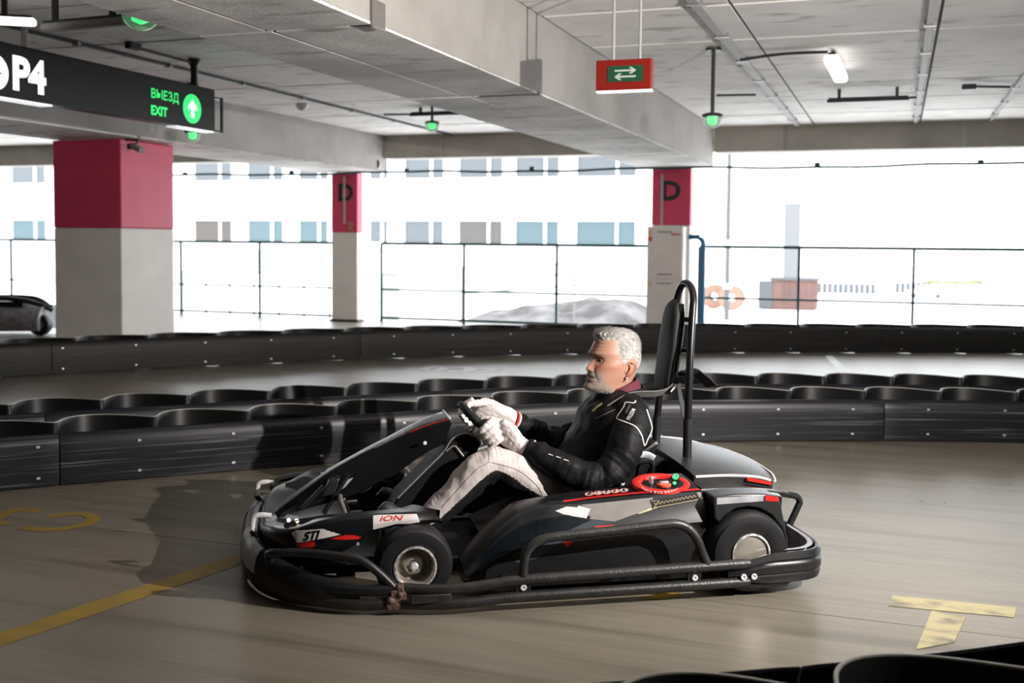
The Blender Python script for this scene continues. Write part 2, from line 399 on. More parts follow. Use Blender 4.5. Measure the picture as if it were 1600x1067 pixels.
def ell(cx, cy, rx, ry, rot=0, n=28, a0=0, a1=2*PI):
    out = []
    for k in range(n):
        a = a0+(a1-a0)*k/n; x, y = math.cos(a)*rx, math.sin(a)*ry
        out.append((cx+x*math.cos(rot)-y*math.sin(rot), cy+x*math.sin(rot)+y*math.cos(rot)))
    return out

# ================================================================== THE GARAGE
ZC = 2.68
XB = [(-7.97, -6.97), (-3.2, -2.26), (1.47, 2.42)]        # the three deep beams running away from the lens
# ---- floor: cast slabs with thin joints
fl_root = tag(empty('floor'), 'grey-brown concrete garage floor with dark tyre streaks', 'floor', kind='structure')
m = MB(); m.box((-6, .15, -.11), (38.6, 28.7, .06)); m.build('subfloor', M['joint'], fl_root, smooth=0)
ys = [-14.0, -11.5, -6.4, -1.45, 3.585, 8.6, 14.5]; xs = [-25, -12, 6, 13]
for i in range(len(xs)-1):
    for j in range(len(ys)-1):
        m = MB(); g = .0022
        m.box(((xs[i]+xs[i+1])/2, (ys[j]+ys[j+1])/2, -.04), (xs[i+1]-xs[i]-2*g, ys[j+1]-ys[j]-2*g, .08)); m.build('floor_slab', M['floor'], fl_root, smooth=0)
def paint(name, polys, mt, z=.0015):
    m = MB()
    for pl in polys: m.add([(*p[:2], z) for p in pl], [tuple(range(len(pl)))])
    return m.build(name, mt, fl_root, smooth=0, fix=False)
def gpp(l): return [gp(*p) for p in l]
A = (gp(0, 990)+gp(0, 1009))/2; B = (gp(262, 905)+gp(275, 914))/2; d = (B-A).normalized(); nrm = V(-d.y, d.x, 0)*.052
a = A-d*1.5; b = B+d*1.2
paint('painted_line', [[a+nrm, b+nrm, b-nrm, a-nrm]], M['yellow'])
paint('painted_letter', [gpp([(1394, 931), (1588.6, 949), (1584, 965), (1389, 947)]), gpp([(1456, 954), (1509, 964), (1491, 1004), (1431, 1015)])], M['yellow_worn'])
def gstroke(path, w, mt, name='painted_letter', n=5):
    P = [gp(*p) for p in cr(path, n)] if len(path) > 2 else [gp(*p) for p in path]
    paint(name, stroke2d([(p.x, p.y) for p in P], w), mt)
gstroke([(78, 808), (100, 804), (130, 803), (146, 810), (135, 819), (100, 826), (65, 828), (36, 824)], .055, M['yellow'])
gstroke([(62, 800), (35, 796), (12, 800), (0, 808), (-12, 812)], .055, M['yellow'])
gstroke([(14, 817), (-4, 818), (-20, 822)], .05, M['yellow'])
paint('painted_patch', [gpp([(995, 935), (1050, 924), (1068, 930), (1030, 937)])], M['yellow'])
# white numbers and arrows far away on the floor
gstroke([(660, 578), (675, 573.2), (695, 574.5), (683, 578.5), (664, 578.5)], .10, M['road_white'])
gstroke([(700, 573.8), (728, 574), (735, 577), (722, 580), (700, 579.6)], .12, M['road_white'])
gstroke([(745, 575.5), (776, 577.5), (742, 582)], .10, M['road_white'])
paint('painted_line', [gpp([(1289, 556), (1300, 556), (1345, 595), (1322, 595)])], M['road_white'])
paint('painted_line', [gpp([(905, 584), (916, 568), (921, 568), (917, 588), (898, 588)]), gpp([(868, 585.5), (925, 587), (925, 589.5), (866, 588)])], M['road_white'])
# thin dark scuffs
m = MB(); 
for k in range(80):
    px = random.uniform(0, 1600); py = random.uniform(700, 790) if px > 1180 else random.uniform(745, 850)
    if 380 < px < 1180: continue
    p = gp(px, py); L_ = random.uniform(.015, .07); a = math.radians(27+random.uniform(-12, 12)); dx = V(math.cos(a), math.sin(a), 0)*L_/2; dy = V(-math.sin(a), math.cos(a), 0)*random.uniform(.002, .006)
    m.add([p-dx+V(0, 0, .0012), p-dy+V(0, 0, .0012), p+dx+V(0, 0, .0012), p+dy+V(0, 0, .0012)], [(0, 1, 2, 3)])
tag(m.build('rubber_scuffs', M['blackp'], fl_root, smooth=0, fix=False), kind='stuff')
# ---- ceiling: board-marked panels, each set with a thin recess
ce = tag(empty('ceiling', (0, 0, ZC)), 'board-marked concrete garage ceiling in square panels', 'ceiling', kind='structure')
m = MB(); m.box((-6, .15, .114), (38.6, 28.7, .2)); m.build('slab', M['joint'], ce, smooth=0)
bays = [(-20, -14.2, 5), (-14.2, -7.97, 5), (-6.97, -3.2, 3), (-2.26, 1.47, 3), (2.42, 7.5, 4), (7.5, 13.5, 5)]
m = MB(); m.box((-6, -12.6, .02), (38, 3, .03)); m.build('far_slab', M['conc'], ce, smooth=0)
m = MB(); m.box((-22.6, 1.5, .02), (5, 25, .03)); m.build('far_slab', M['conc'], ce, smooth=0)
PM = {}
for (x0, x1, n) in bays:
    w = (x1-x0)/n
    for i in range(n):
        y = 14.1
        while y > -11:
            key = round(w, 3)
            xx = x0+w*(i+.5); m = MB(); g = .014
            dz = random.uniform(0, .003)
            m.box((xx, y-.6, .0185+dz), (w-.02, 1.2-.042, .03)); m.build('ceiling_panel', M['conc'], ce, smooth=0)
            y -= 1.2
# ---- walls that close the other three sides of the hall
for nm, c_, d_, lb in (('wall_back', (-5, -14.1, 1.35), (40, .2, 2.72), 'plain concrete wall behind the viewer'), ('wall_right', (13.1, 0, 1.35), (.2, 28, 2.72), 'plain concrete wall far to the right'), ('wall_left', (-25.1, 0, 1.35), (.2, 28, 2.72), 'plain concrete wall far to the left')):
    m = MB(); m.box(c_, d_); tag(m.build(nm, M['wall'], None, smooth=0), lb, 'wall', kind='structure')
# ---- deep beams: side faces and a soffit of cast panels
for bi, (x0, x1) in enumerate(XB):
    be = tag(empty('ceiling_beam', ((x0+x1)/2, 1.5, ZC)), ['deep concrete beam on the left, over the big red-topped pillar', 'wide concrete beam crossing the middle of the ceiling', 'concrete beam at the right edge of the picture'][bi], 'beam', kind='structure')
    w = x1-x0
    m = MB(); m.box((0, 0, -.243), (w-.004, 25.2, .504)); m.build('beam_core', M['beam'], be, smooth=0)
    m = MB(); m.box((0, 0, -.4975), (w-.03, 25.1, .009)); m.build('joint_bed', M['joint'], be, smooth=0)
    k = 0; y = 12.55
    while y > -12:
        L_ = [2.4, 2.9, 1.9][k % 3]; k += 1
        for (u0, u1) in ((-w/2, -.02+.05*math.sin(k)), (-.02+.05*math.sin(k), w/2)):
            mm = MB(); g = .022; dz = random.uniform(0, .003); a0 = u0+(g/2 if abs(u0) < .2 else 0); a1 = u1-(g/2 if abs(u1) < .2 else 0)
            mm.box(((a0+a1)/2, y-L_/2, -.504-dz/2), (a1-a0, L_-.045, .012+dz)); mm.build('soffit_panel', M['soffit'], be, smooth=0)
        y -= L_
# far edge beams between the deep beams
for k, (x0, x1) in enumerate([(-20, -7.97), (-6.97, -3.2), (-2.26, 1.47), (2.42, 13)]):
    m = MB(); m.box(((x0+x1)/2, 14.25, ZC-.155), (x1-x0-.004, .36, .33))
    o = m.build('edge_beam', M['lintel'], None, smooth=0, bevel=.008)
    tag(o, ['concrete edge beam left of the big pillar', 'grey edge beam over the middle opening', 'dark grey edge beam over the right-hand opening', 'edge beam beyond the right edge of the picture'][k], 'beam', kind='structure')
    if k in (1, 2):
        for xx in (x0+.9, x1-.75): 
            mm = MB(); mm.box((xx, 14.062, ZC-.155), (.05, .012, .31)); mm.build('form_mark', M['beam'], o, smooth=0)
# ---- pillars
def pillar(x0, x1, y0, y1, zr, label, letter=None, ztop=2.16):
    r = tag(empty('concrete_pillar', ((x0+x1)/2, (y0+y1)/2, 0)), label, 'pillar')
    w, dd = x1-x0, y1-y0
    m = MB(); m.box((0, 0, zr/2), (w, dd, zr)); m.build('pillar_base', M['pillar'], r, smooth=0, bevel=.012)
    m = MB(); m.box((0, 0, (zr+ztop)/2), (w+.004, dd+.004, ztop-zr)); m.build('red_band', M['red'], r, smooth=0, bevel=.012)
    return r
P1 = pillar(-7.98, -7.16, 8.71, 9.53, 1.29, 'big square pillar with dark red top and grey base beside the exit sign')
P2 = pillar(-7.80, -7.38, 14.05, 14.22, 1.30, 'narrow pillar marked D behind the far barrier, left of the driver', ztop=2.16)
P3 = pillar(-3.05, -2.54, 14.05, 14.25, 1.42, 'pillar marked D with a white cabinet below, behind the head restraint', ztop=2.16)
for r, px, py, s in ((P2, 527.5, 313.5, .345), (P3, 1033, 312, .345)):
    p = yp(px, py, 14.05); flat_text('letter', 'D', (p.x-r.location.x, -(.085 if r is P2 else .10)-.006, p.z), (1, 0, 0), (0, 0, 1), s*1.0, M['blackp'], r, bold=.035, off=.003)
# narrow grey pipe up each D pillar and the worn sticker
for r, px, y0, y1 in ((P2, 538, 276, 350), (P3, 1035, 272, 352)):
    a, b = yp(px, y0, 14.0), yp(px, y1, 14.0); m = MB()
    m.box((a.x-r.location.x, 13.995-r.location.y, (a.z+b.z)/2), (.034, .012, a.z-b.z)); m.build('cable_duct', M['conduit'], r, smooth=0, bevel=.004)
p = yp(545, 348, 14.0); m = MB()
for k in range(4): m.box((p.x-P2.location.x+(.02 if k % 2 else 0), 14.04-P2.location.y, p.z-.035*k), (.10-.02*k, .008, .02))
m.build('sticker', M['kgold'], P2, smooth=0)
m = MB(); m.box((0, 0, .015), (.46, .21, .03)); m.build('base_skirt', M['pipe'], P2, smooth=0, bevel=.005)
# white cabinet on the right D pillar
cb = tag(empty('cabinet', (-2.82, 13.93, 0)), 'white utility cabinet with two doors against the D pillar by the blue pipe', 'cabinet')
m = MB(); m.box((0, 0, .70), (.47, .22, 1.40)); m.build('cabinet_body', M['pillar'], cb, smooth=0, bevel=.006)
for (za, zb) in ((.03, .72), (.735, 1.38)):
    m = MB(); m.box((0, -.117, (za+zb)/2), (.455, .014, zb-za)); dr = m.build('door', M['pillar'], cb, smooth=0, bevel=.003)
    m = MB(); m.box((0, -.128, zb-.05), (.19, .01, .012)); m.build('handle', M['kgrey'], dr, smooth=0); m = MB(); m.box((0, -.128, za+.05), (.19, .01, .012)); m.build('handle', M['kgrey'], dr, smooth=0)
M['label_red'] = mat('label_red', (.6, .1, .09), .5); M['label_yellow'] = mat('label_yellow', (.65, .5, .2), .5)
for c_, d_, k_ in (((-.19, -.127, 1.24), (.05, .004, .06), 'label_red'), ((.14, -.127, 1.30), (.12, .004, .022), 'label_red'), ((-.19, -.127, 1.32), (.05, .004, .06), 'label_yellow'), ((-.19, -.127, .66), (.05, .004, .05), 'label_yellow')):
    m = MB(); m.box(c_, d_); m.build('warning_label', M[k_], cb, smooth=0)
# ---- blue bent pipe
YR = 14.25
a = yp(1074, 370, 13.9); b = yp(1099, 372, 13.9); a.x += .07
m = MB(); m.tube(cr([(a.x-.05, 13.9, a.z), (a.x+.08, 13.9, a.z), (b.x-.045, 13.9, a.z-.012), (b.x, 13.9, a.z-.085), (b.x, 13.9, a.z-.3), (b.x, 13.9, .0)], 6), .034, 10)
tag(m.build('blue_pipe', M['bluepipe']), 'blue bent pipe standing beside the white cabinet', 'pipe')
# ---- railings in each opening
def railing(pxs, label, x_ends=None):
    X = [yp(p, 440, YR).x for p in pxs]
    r = tag(empty('railing', (X[0], YR, 0)), label, 'railing')
    for i, x in enumerate(X):
        m = MB(); m.box((x-X[0], 0, .57), (.035, .035, 1.14)); m.build('post', M['teal'], r, smooth=0, bevel=.004)
    e0 = x_ends[0] if x_ends else X[0]; e1 = x_ends[1] if x_ends else X[-1]
    for z, t in ((1.145, .04), (.475, .028), (.06, .035)):
        m = MB(); m.box(((e0+e1)/2-X[0], 0, z), (e1-e0, .03, t)); m.build('rail', M['teal'], r, smooth=0, bevel=.004)
    return r
railing([-170, 18], 'teal railing left of the big red-topped pillar', (-16, yp(200, 440, YR).x))
railing([283, 406], 'teal railing between the big pillar and the narrow D pillar', (yp(250, 440, YR).x+.02, -7.84))
railing([596, 725, 870], 'teal railing between the two D pillars', (yp(596, 440, YR).x, -3.08))
railing([1092, 1248, 1427, 1615], 'teal railing right of the blue pipe', (yp(1092, 440, YR).x, 3.2))
# ---- overhead pipe across the openings
pr = tag(empty('overhead_pipe', (-3, 13.86, 2.145)), 'thin dark pipe running under the far edge beams', 'pipe')
a = -11; pts = []
for k in range(60):
    x = -11+k*.27; pts.append((x+3, 0, .012*math.sin(x*1.7)+.006*math.sin(x*5)))
m = MB(); m.tube(pts, .017, 8); m.build('pipe', M['teal'], pr)
for k in range(9):
    m = MB(); m.box((-7.2+k*1.85, 0, .028), (.07, .05, .05)); m.build('clamp', M['teal'], pr, smooth=0, bevel=.008)
# ---- overhead direction sign (hangs along the left lane)
SX = -5.45
sg = tag(empty('direction_sign', (SX, 6.4, 2.1)), 'long black hanging sign reading P4 with green exit arrow', 'sign')
m = MB(); m.box((-.06, -.28, .175), (.12, 3.4, .35)); body = m.build('sign_box', M['signface'], sg, smooth=0, bevel=.004)
m = MB(); m.box((-.05, 1.15, -.008), (.10, .5, .012)); m.build('light_strip', M['white_glow'], sg, smooth=0)
m = MB(); m.box((-.05, -1.1, -.008), (.10, 1.3, .012)); m.build('light_strip', M['white_glow'], sg, smooth=0)
def sgp(px, py): p = xp(px, py, SX); return V(0, p.y-6.4, p.z-2.1)
o1 = sgp(18, 137)
flat_text('letters', 'P4', o1, (0, 1, 0), (0, 0, 1), .295, M['white_glow'], sg, bold=.045, off=.004)
c = sgp(-9, 112); m = MB(); m.lathe([(0, .004), (.115, .004), (.115, 0)], c, (1, 0, 0), 32); m.build('disc', M['white_glow'], sg)
m = MB(); m.add([c+V(.006, -.03, -.05), c+V(.006, .055, -.005), c+V(.006, -.03, .05)], [(0, 1, 2)]); m.build('disc_mark', M['signface'], sg, smooth=0)
c = sgp(300, 170); m = MB(); m.lathe([(0, .004), (.118, .004), (.118, 0)], c, (1, 0, 0), 40); m.build('arrow_disc', M['green_glow'], sg)
ar = [(-.022, -.075), (.022, -.075), (.022, .0), (.062, -.012), (.062, .012), (0, .075), (-.062, .012), (-.062, -.012), (-.022, .0)]
m = MB(); m.add([c+V(.007, y, z) for y, z in ar], [(0, 1, 2, 8), (2, 3, 4, 5), (8, 2, 5), (8, 5, 6, 7)]); m.build('arrow', M['white_glow'], sg, smooth=0, fix=False)
p = sgp(235, 152); flat_text('letters', 'ВЫЕЗД', p, (0, 1, 0), (0, 0, 1), .098, M['green_glow'], sg, bold=.012, off=.004)
p = sgp(235, 178); flat_text('letters', 'EXIT', p, (0, 1, 0), (0, 0, 1), .098, M['green_glow'], sg, bold=.035, off=.004)
m = MB(); m.lathe([(.05, .58), (.05, .55), (.03, .52), (.03, .33)], (-.09, 1.26, 0), (0, 0, 1), 16); m.build('hanger', M['black_metal'], sg)
m = MB(); m.lathe([(.02, .58), (.02, .33)], (-.09, -.6, 0), (0, 0, 1), 12); m.build('hanger', M['conduit'], sg)
m = MB(); m.tube([(-.09, 1.24, .55), (-.09, .55, .555)], .012, 8); m.box((-.09, .5, .56), (.06, .12, .05)); m.build('cable_arm', M['black_metal'], sg)
m = MB(); m.box((-.03, 1.56, .15), (.02, .02, .30)); m.box((-.06, 1.49, .29), (.06, .16, .015)); m.box((-.06, 1.49, .01), (.06, .16, .015)); m.box((-.12, 1.50, .15), (.02, .12, .26)); m.build('end_bracket', M['black_metal'], sg, smooth=0)
# ---- small red sign with green arrows
p = dp(976, 118, 6.0); ex = tag(empty('arrow_sign', (p.x, p.y, p.z-.085)), 'small red box sign with two white arrows on green, hung from the ceiling', 'sign')
m = MB(); m.box((0, 0, .086), (.315, .06, .168)); m.build('sign_box', M['signred'], ex, smooth=0, bevel=.006)
m = MB(); m.box((0, 0, -.003), (.31, .055, .01)); m.build('light_strip', M['white_glow'], ex, smooth=0)
m = MB(); m.box((.012, -.032, .09), (.20, .006, .088)); m.build('green_panel', M['signgreen'], ex, smooth=0)
for zz, s in ((.107, 1), (.074, -1)):
    m = MB(); pts = [(-.06, .005), (.035, .005), (.02, .018), (.036, .018), (.062, 0), (.036, -.018), (.02, -.018), (.035, -.005), (-.06, -.005)]
    m.add([V(.012+x*s, -.0365, zz+z) for x, z in pts], [(0, 1, 7, 8), (1, 2, 3, 4), (7, 4, 5, 6), (1, 4, 7)]); m.build('arrow', M['arrow'], ex, smooth=0, fix=False)
for xx in (-.065, .085):
    m = MB(); m.tube([(xx, 0, .17), (xx, 0, ZC-p.z+.085)], .0085, 8); m.build('hanging_rod', M['conduit'], ex)
# ---- domed green-lit lamps
def dome(px, py, D, label, mount=True):
    p = dp(px, py, D); r = tag(empty('dome_lamp', (p.x, p.y, p.z)), label, 'lamp', 'green dome lamps on the ceiling')
    sc_ = 1.0 if mount else 1.25; r.scale = (sc_,)*3
    R_ = .072
    m = MB(); m.lathe([(0, .055), (.05, .055), (.078, .045), (.08, .03), (.075, .028)], (0, 0, 0), (0, 0, 1), 24); m.build('cap', M['black_metal'] if mount else M['white'], r)
    m = MB(); m.lathe([(.072, .03)]+[(R_*math.cos(a), .01-R_*math.sin(a)) for a in [k*PI/2/8 for k in range(9)]], (0, 0, 0), (0, 0, 1), 24); g = m.build('glass_dome', M['dome_glass'], r)
    m = MB(); m.lathe([(0, .03), (.035, .03), (.03, -.02), (0, -.035)], (0, 0, 0), (0, 0, 1), 16); m.build('lens', M['green_led'], r)
    top = (ZC-p.z)/sc_
    m = MB(); m.lathe([(.015, .05), (.015, top-.02), (.06, top-.02), (.06, top-.002), (0, top-.002)], (0, 0, 0), (0, 0, 1), 14); m.build('stem', M['black_metal'] if mount else M['conduit'], r)
    return r
gm = mat('dome_glass', (.85, .95, .9), .12); gm.node_tree.nodes['Principled BSDF'].inputs['Transmission Weight'].default_value = .75; gm.node_tree.nodes['Principled BSDF'].inputs['IOR'].default_value = 1.15
M['dome_glass'] = gm
dome(1113, 188, 8.28, 'green dome lamp on a long dark stem right of the arrow sign')
dome(675, 197, 11.6, 'green dome lamp in the middle, under the left bay')
dome(220, 22, 5.1, 'large green dome lamp at the top left', mount=False)
dome(301, 212, 10.4, 'small green dome lamp just under the exit sign')
# ---- strip lights
def strip(name, a, b, w, h, mt, label, brackets=True, group='strip lights on the ceiling'):
    a, b = Vector(a), Vector(b); c = (a+b)/2; L_ = (b-a).length; ang = math.atan2((b-a).y, (b-a).x)
    r = tag(empty(name, c, ang), label, 'lamp', group)
    m = MB(); m.box((0, 0, 0), (L_, w, h)); m.build('diffuser', mt, r, smooth=40, bevel=min(w, h)*.35, bseg=3)
    m = MB(); m.box((0, 0, h/2+.008), (L_*.96, w*.5, .016)); 
    for s in (-.35, .35): m.box((L_*s, 0, (ZC-c.z+h/2)/2), (.03, .03, ZC-c.z-h/2+.002))
    m.build('mounting_rail', M['black_metal'], r, smooth=0)
    return r
q = gp(1299, 92, 2.60); strip('strip_light', (q.x, q.y, 2.60), (q.x+.02, q.y+1.05, 2.60), .11, .07, M['glow_white'], 'lit white strip light seen end-on, right of the long-stemmed lamp')
q = gp(1292, 160, 2.56); strip('strip_light', (q.x, q.y, 2.57), (q.x+.75, q.y, 2.57), .05, .03, M['black_metal'], 'strip light on dark brackets above the right-hand opening')
q = gp(-5, 18, 2.5); strip('strip_light', (q.x-1.0, q.y-.3, 2.5), gp(56, 35, 2.5), .07, .045, M['glow_white'], 'lit strip light at the top left corner above the long sign')
a = gp(68, 44, 2.5); b = gp(196, 33, 2.5); strip('strip_light', a, b, .07, .05, M['conduit'], 'unlit strip light beside the large dome lamp at the top left')
q = gp(640, 177, 2.62); strip('strip_light', (q.x, q.y, 2.60), (q.x+.9, q.y, 2.60), .05, .03, M['black_metal'], 'strip light over the middle dome lamp')
# conduits and cables under the ceiling
def conduit(x, w, label, y0=-6, y1=14.05, mt='conduit'):
    r = tag(empty('cable_conduit', (x, 4, ZC)), label, 'conduit')
    m = MB(); m.box((0, (y0+y1)/2-4, -.012), (w, y1-y0, .022)); m.build('duct', M[mt], r, smooth=0, bevel=.003)
    m = MB()
    for k in range(18): m.box((0, y0-4+.6+k*1.1, -.015), (w+.03, .03, .03))
    tag(m.build('clamps', M['steelgrey'], r, smooth=0), kind='stuff')
conduit(-1.21, .07, 'grey conduit left of the long-stemmed dome lamp'); conduit(.17, .05, 'grey conduit in the middle of the right ceiling bay'); conduit(1.0, .035, 'thin conduit at the right edge of the ceiling')
conduit(-5.9, .03, 'thin conduit over the long exit sign', mt='black_metal')
def cable(pts, label, r=.012, mt='black_metal'):
    m = MB(); m.tube(cr(pts, 5), r, 8); tag(m.build('cable', M[mt]), label, 'cable', 'black cables on the ceiling')
a = gp(1150, 90, 2.65); b = gp(1298, 82, 2.65); cable([a+V(.03, 0, -.02), (a+b)/2+V(0, 0, .008), b+V(-.02, -.03, 0)], 'black cable from the conduit to the lit strip light')
a = gp(1120, 149, 2.60); b = gp(1180, 148, 2.64); cable([a, (a+b)/2, b], 'short black cable beside the long-stemmed lamp')
a = gp(1368, 157, 2.64); b = gp(1432, 152, 2.65); cable([a, (a+b)/2, b], 'black cable right of the bracketed strip light')
a = gp(1515, 135, 2.64); b = gp(1578, 136, 2.65); cable([a, (a+b)/2, b], 'black cable end near the right edge of the ceiling')
p = gp(1514, 136, 2.63); m = MB(); m.box(p, (.12, .08, .05)); tag(m.build('junction_or_shadow_box', M['black_metal'], None, smooth=0, bevel=.008), 'small black junction box near the right edge of the ceiling', 'box')
a = gp(600, 179, 2.62); b = gp(712, 178, 2.62); cable([a, (a+b)/2, b], 'black cable by the middle dome lamp')
p = gp(472, 170, 2.6); m = MB(); m.lathe([(.07, .06), (.07, .03), (.05, 0), (.02, -.02), (0, -.025)], p, (0, 0, 1), 16); tag(m.build('smoke_detector', M['white'], None), 'white round detector on the left ceiling bay', 'detector')
# security camera on the big pillar
c = yp(213, 232, 8.60); sc = tag(empty('security_camera', c), 'small grey security camera by the top of the big pillar', 'camera')
m = MB(); m.tube([(-.07, .02, .03), (.085, -.03, -.022)], [.03, .03], 12); m.build('housing', M['steelgrey'], sc)
m = MB(); m.tube([(-.03, .01, .02), (-.05, .1, .09), (-.22, .118, .10)], .012, 8); m.lathe([(0, 0), (.045, 0), (.045, .05), (0, .05)], (-.10, .06, .0), (0, 0, 1), 12); m.build('bracket', M['black_metal'], sc)
# round no-entry style sign on the far beam end
c = yp(586, 257, 13.9); m = MB(); m.lathe([(0, -.01), (.085, -.01), (.085, .01), (0, .01)], (0, 0, 0), (0, 1, 0), 28)
rs = tag(empty('round_sign', c), 'small round red and white sign under the far beam end', 'sign'); m.build('disc', M['white'], rs)
m = MB(); m.tube([(.068*math.cos(a), -.014, .068*math.sin(a)) for a in [2*PI*k/24 for k in range(24)]], .012, 6, closed=True); m.build('red_ring', M['faint_red'], rs)
m = MB(); m.tube([(-.04, -.013, .045), (.04, -.013, -.045)], .008, 6); m.build('slash', M['faint_red'], rs)
# grey block standing in for a lamp's shadow on the middle beam
m = MB(); q = xp(590, 24, -2.255); m.box((q.x, q.y, q.z), (.02, .13, .13)); tag(m.build('junction_or_shadow_box', M['kgrey'], None, smooth=0, bevel=.006), 'grey block in place of a lamp shadow on the side of the middle beam', 'box')

# ================================================================== TRACK BARRIERS
def resample(pts, step):
    P = cr([(p[0], p[1], 0) for p in pts], 12); out = [P[0]]; acc = 0
    for i in range(1, len(P)):
        seg = P[i]-P[i-1]; L_ = seg.length; t = 0
        while acc+L_-t >= step:
            t += step-acc; out.append(P[i-1]+seg*(t/L_)); acc = 0
        acc += L_-t
    return out
def norm2(P, i):
    t = P[min(i+1, len(P)-1)]-P[max(i-1, 0)]; t.normalize(); return V(-t.y, t.x, 0)
def uvbuild(mb, uvs, name, mats, parent, smooth=35):
    me = bpy.data.meshes.new(name); me.from_pydata(mb.v, [], mb.f)
    for mt in (mats if isinstance(mats, (list, tuple)) else [mats]): me.materials.append(mt)
    me.polygons.foreach_set('material_index', mb.m)
    uvl = me.uv_layers.new(name='UVMap'); li = np.zeros(len(me.loops), dtype=np.int32); me.loops.foreach_get('vertex_index', li)
    uvl.data.foreach_set('uv', np.array(uvs, dtype=np.float32)[li].ravel())
    me.shade_smooth(); me.set_sharp_from_angle(angle=math.radians(smooth))
    o = bpy.data.objects.new(name, me); COL.objects.link(o); o.parent = parent; return o
def barrier(pts, label, wave_side, ph=.255, wh=.31, panel=2.35, pmat='barr', phase=0, amp=.088, period=.46, bolts=True):
    """pts: base line of the flat panel (world xy); the wavy sheet stands on wave_side (+1 / -1 of the left-hand normal)"""
    step = .05; P = resample(pts, step); r = tag(empty('track_barrier', (P[0].x, P[0].y, 0)), label, 'barrier'); O = V(P[0].x, P[0].y, 0)
    n_per = int(panel/step); i = 0; s = wave_side; bt = MB(); seg = 0
    while i < len(P)-2:
        j = min(i+n_per, len(P)-1); idx = list(range(i, j+1)); mb = MB(); uvs = []; rings = []
        for c, k in enumerate(idx):
            n = norm2(P, k)*s; p = P[k]-O
            e = .004 if c == 0 or c == len(idx)-1 else 0
            if c == 0: p = p+(P[k+1]-P[k])*.06
            if c == len(idx)-1: p = p-(P[k]-P[k-1])*.06
            prof = [(.0, .008), (-.004, .06), (-.006, .15), (-.004, ph-.055), (.002, ph-.028), (.011, ph-.010), (.024, ph), (.026, ph-.008), (.014, ph-.03), (.010, .15), (.012, .008)]
            rings.append([p+n*(a+e)+V(0, 0, z) for a, z in prof]); uvs += [(k*step, z+seg*.37) for a, z in prof]
        mb.loft(rings, True, True)
        uvbuild(mb, uvs, 'panel', M[pmat], r)
        i = j; seg += 1
    # wavy sheet with a pale cut edge
    rings = []; mb = MB(); uvs = []; L_ = 0; m2 = (len(P)-1)*step; q = 0; ds = .02; T = .0055; cnt = int(m2/ds)
    def base(sv):
        f = max(0, min(len(P)-1.001, sv/step)); k = int(f); return P[k].lerp(P[k+1], f-k), norm2(P, k).lerp(norm2(P, k+1), f-k)
    def wpt(q):
        a = 2*PI*(q/period)+phase
        sv = q-s*.050*math.sin(a-.6)*period/.46; b_, n = base(sv); return b_-O+n*s*(.028+amp+amp*-math.cos(a))
    for c in range(cnt):
        p0, p1, p2 = wpt(c*ds-.005), wpt(c*ds), wpt(c*ds+.005); t = (p2-p0).normalized(); n = V(-t.y, t.x, 0)
        rings.append([p1+n*T+V(0, 0, .004), p1+n*T+V(0, 0, wh-.004), p1+n*(T-.002)+V(0, 0, wh), p1-n*(T-.002)+V(0, 0, wh), p1-n*T+V(0, 0, wh-.004), p1-n*T+V(0, 0, .004)])
    mb.loft(rings, True, True)
    mb.m = [1 if (k < (cnt-1)*6 and k % 6 in (1, 2, 3)) else 0 for k in range(len(mb.f))]
    uvs = [(0, 0)]*len(mb.v); uvbuild(mb, uvs, 'wave_sheet', [M['barr_wave'], M['barr_edge']], r)
    if bolts:
        q = period*.9
        while q < m2-.1:
            b_, n = base(q-phase/(2*PI)*period); 
            for z in (ph-.055, .05):
                c = b_-O-n*s*.009+V(0, 0, z); t = V(n.y, -n.x, 0)
                bt.box(c, (.016, .005, .011), Matrix.Rotation(math.atan2(t.y, t.x), 3, 'Z'))
            q += period
        tag(bt.build('bolts', M['bolt'], r, smooth=0), kind='stuff')
    return r, P
rowA = [(-5.3, 2.35), (-4.5, 3.25), (-3.949, 3.93), (-3.5, 4.40), (-3.08, 4.83), (-2.581, 5.30), (-2.004, 5.86), (-1.417, 6.28), (-.705, 6.63), (.025, 6.93), (.756, 7.17), (1.7, 7.40), (2.8, 7.55)]
barrier(rowA, 'black plastic track barrier right behind the kart', 1)
PA = resample(rowA, .25); rowB = [(PA[i]+norm2(PA, i)*.70)[:2] for i in range(0, len(PA), 2)]
barrier(rowB, 'black barrier just behind the one nearest the kart', 1, phase=2.1)
rowC = [(-8.6, 5.2), (-7.9, 6.2), (-7.156, 7.15), (-6.5, 8.0), (-5.717, 8.87), (-4.86, 9.75), (-3.757, 10.62), (-2.567, 11.36), (-1.294, 12.0), (.02, 12.56), (1.353, 13.05), (2.8, 13.4)]
barrier(rowC, 'scuffed black barrier far off by the railings', 1, ph=.285, wh=.315, pmat='barr_far', phase=1.0, panel=2.9, period=.62)
rowF = [(-2.3, 1.45), (-1.5, 1.72), (-1.0, 1.98), (-.632, 2.185), (-.409, 2.325), (.022, 2.60), (.29, 2.80), (.9, 3.3), (1.5, 3.9)]
barrier(rowF, 'blurred black barrier in the bottom right foreground', -1, ph=.262, wh=.275, phase=-.7, amp=.085, period=.5)

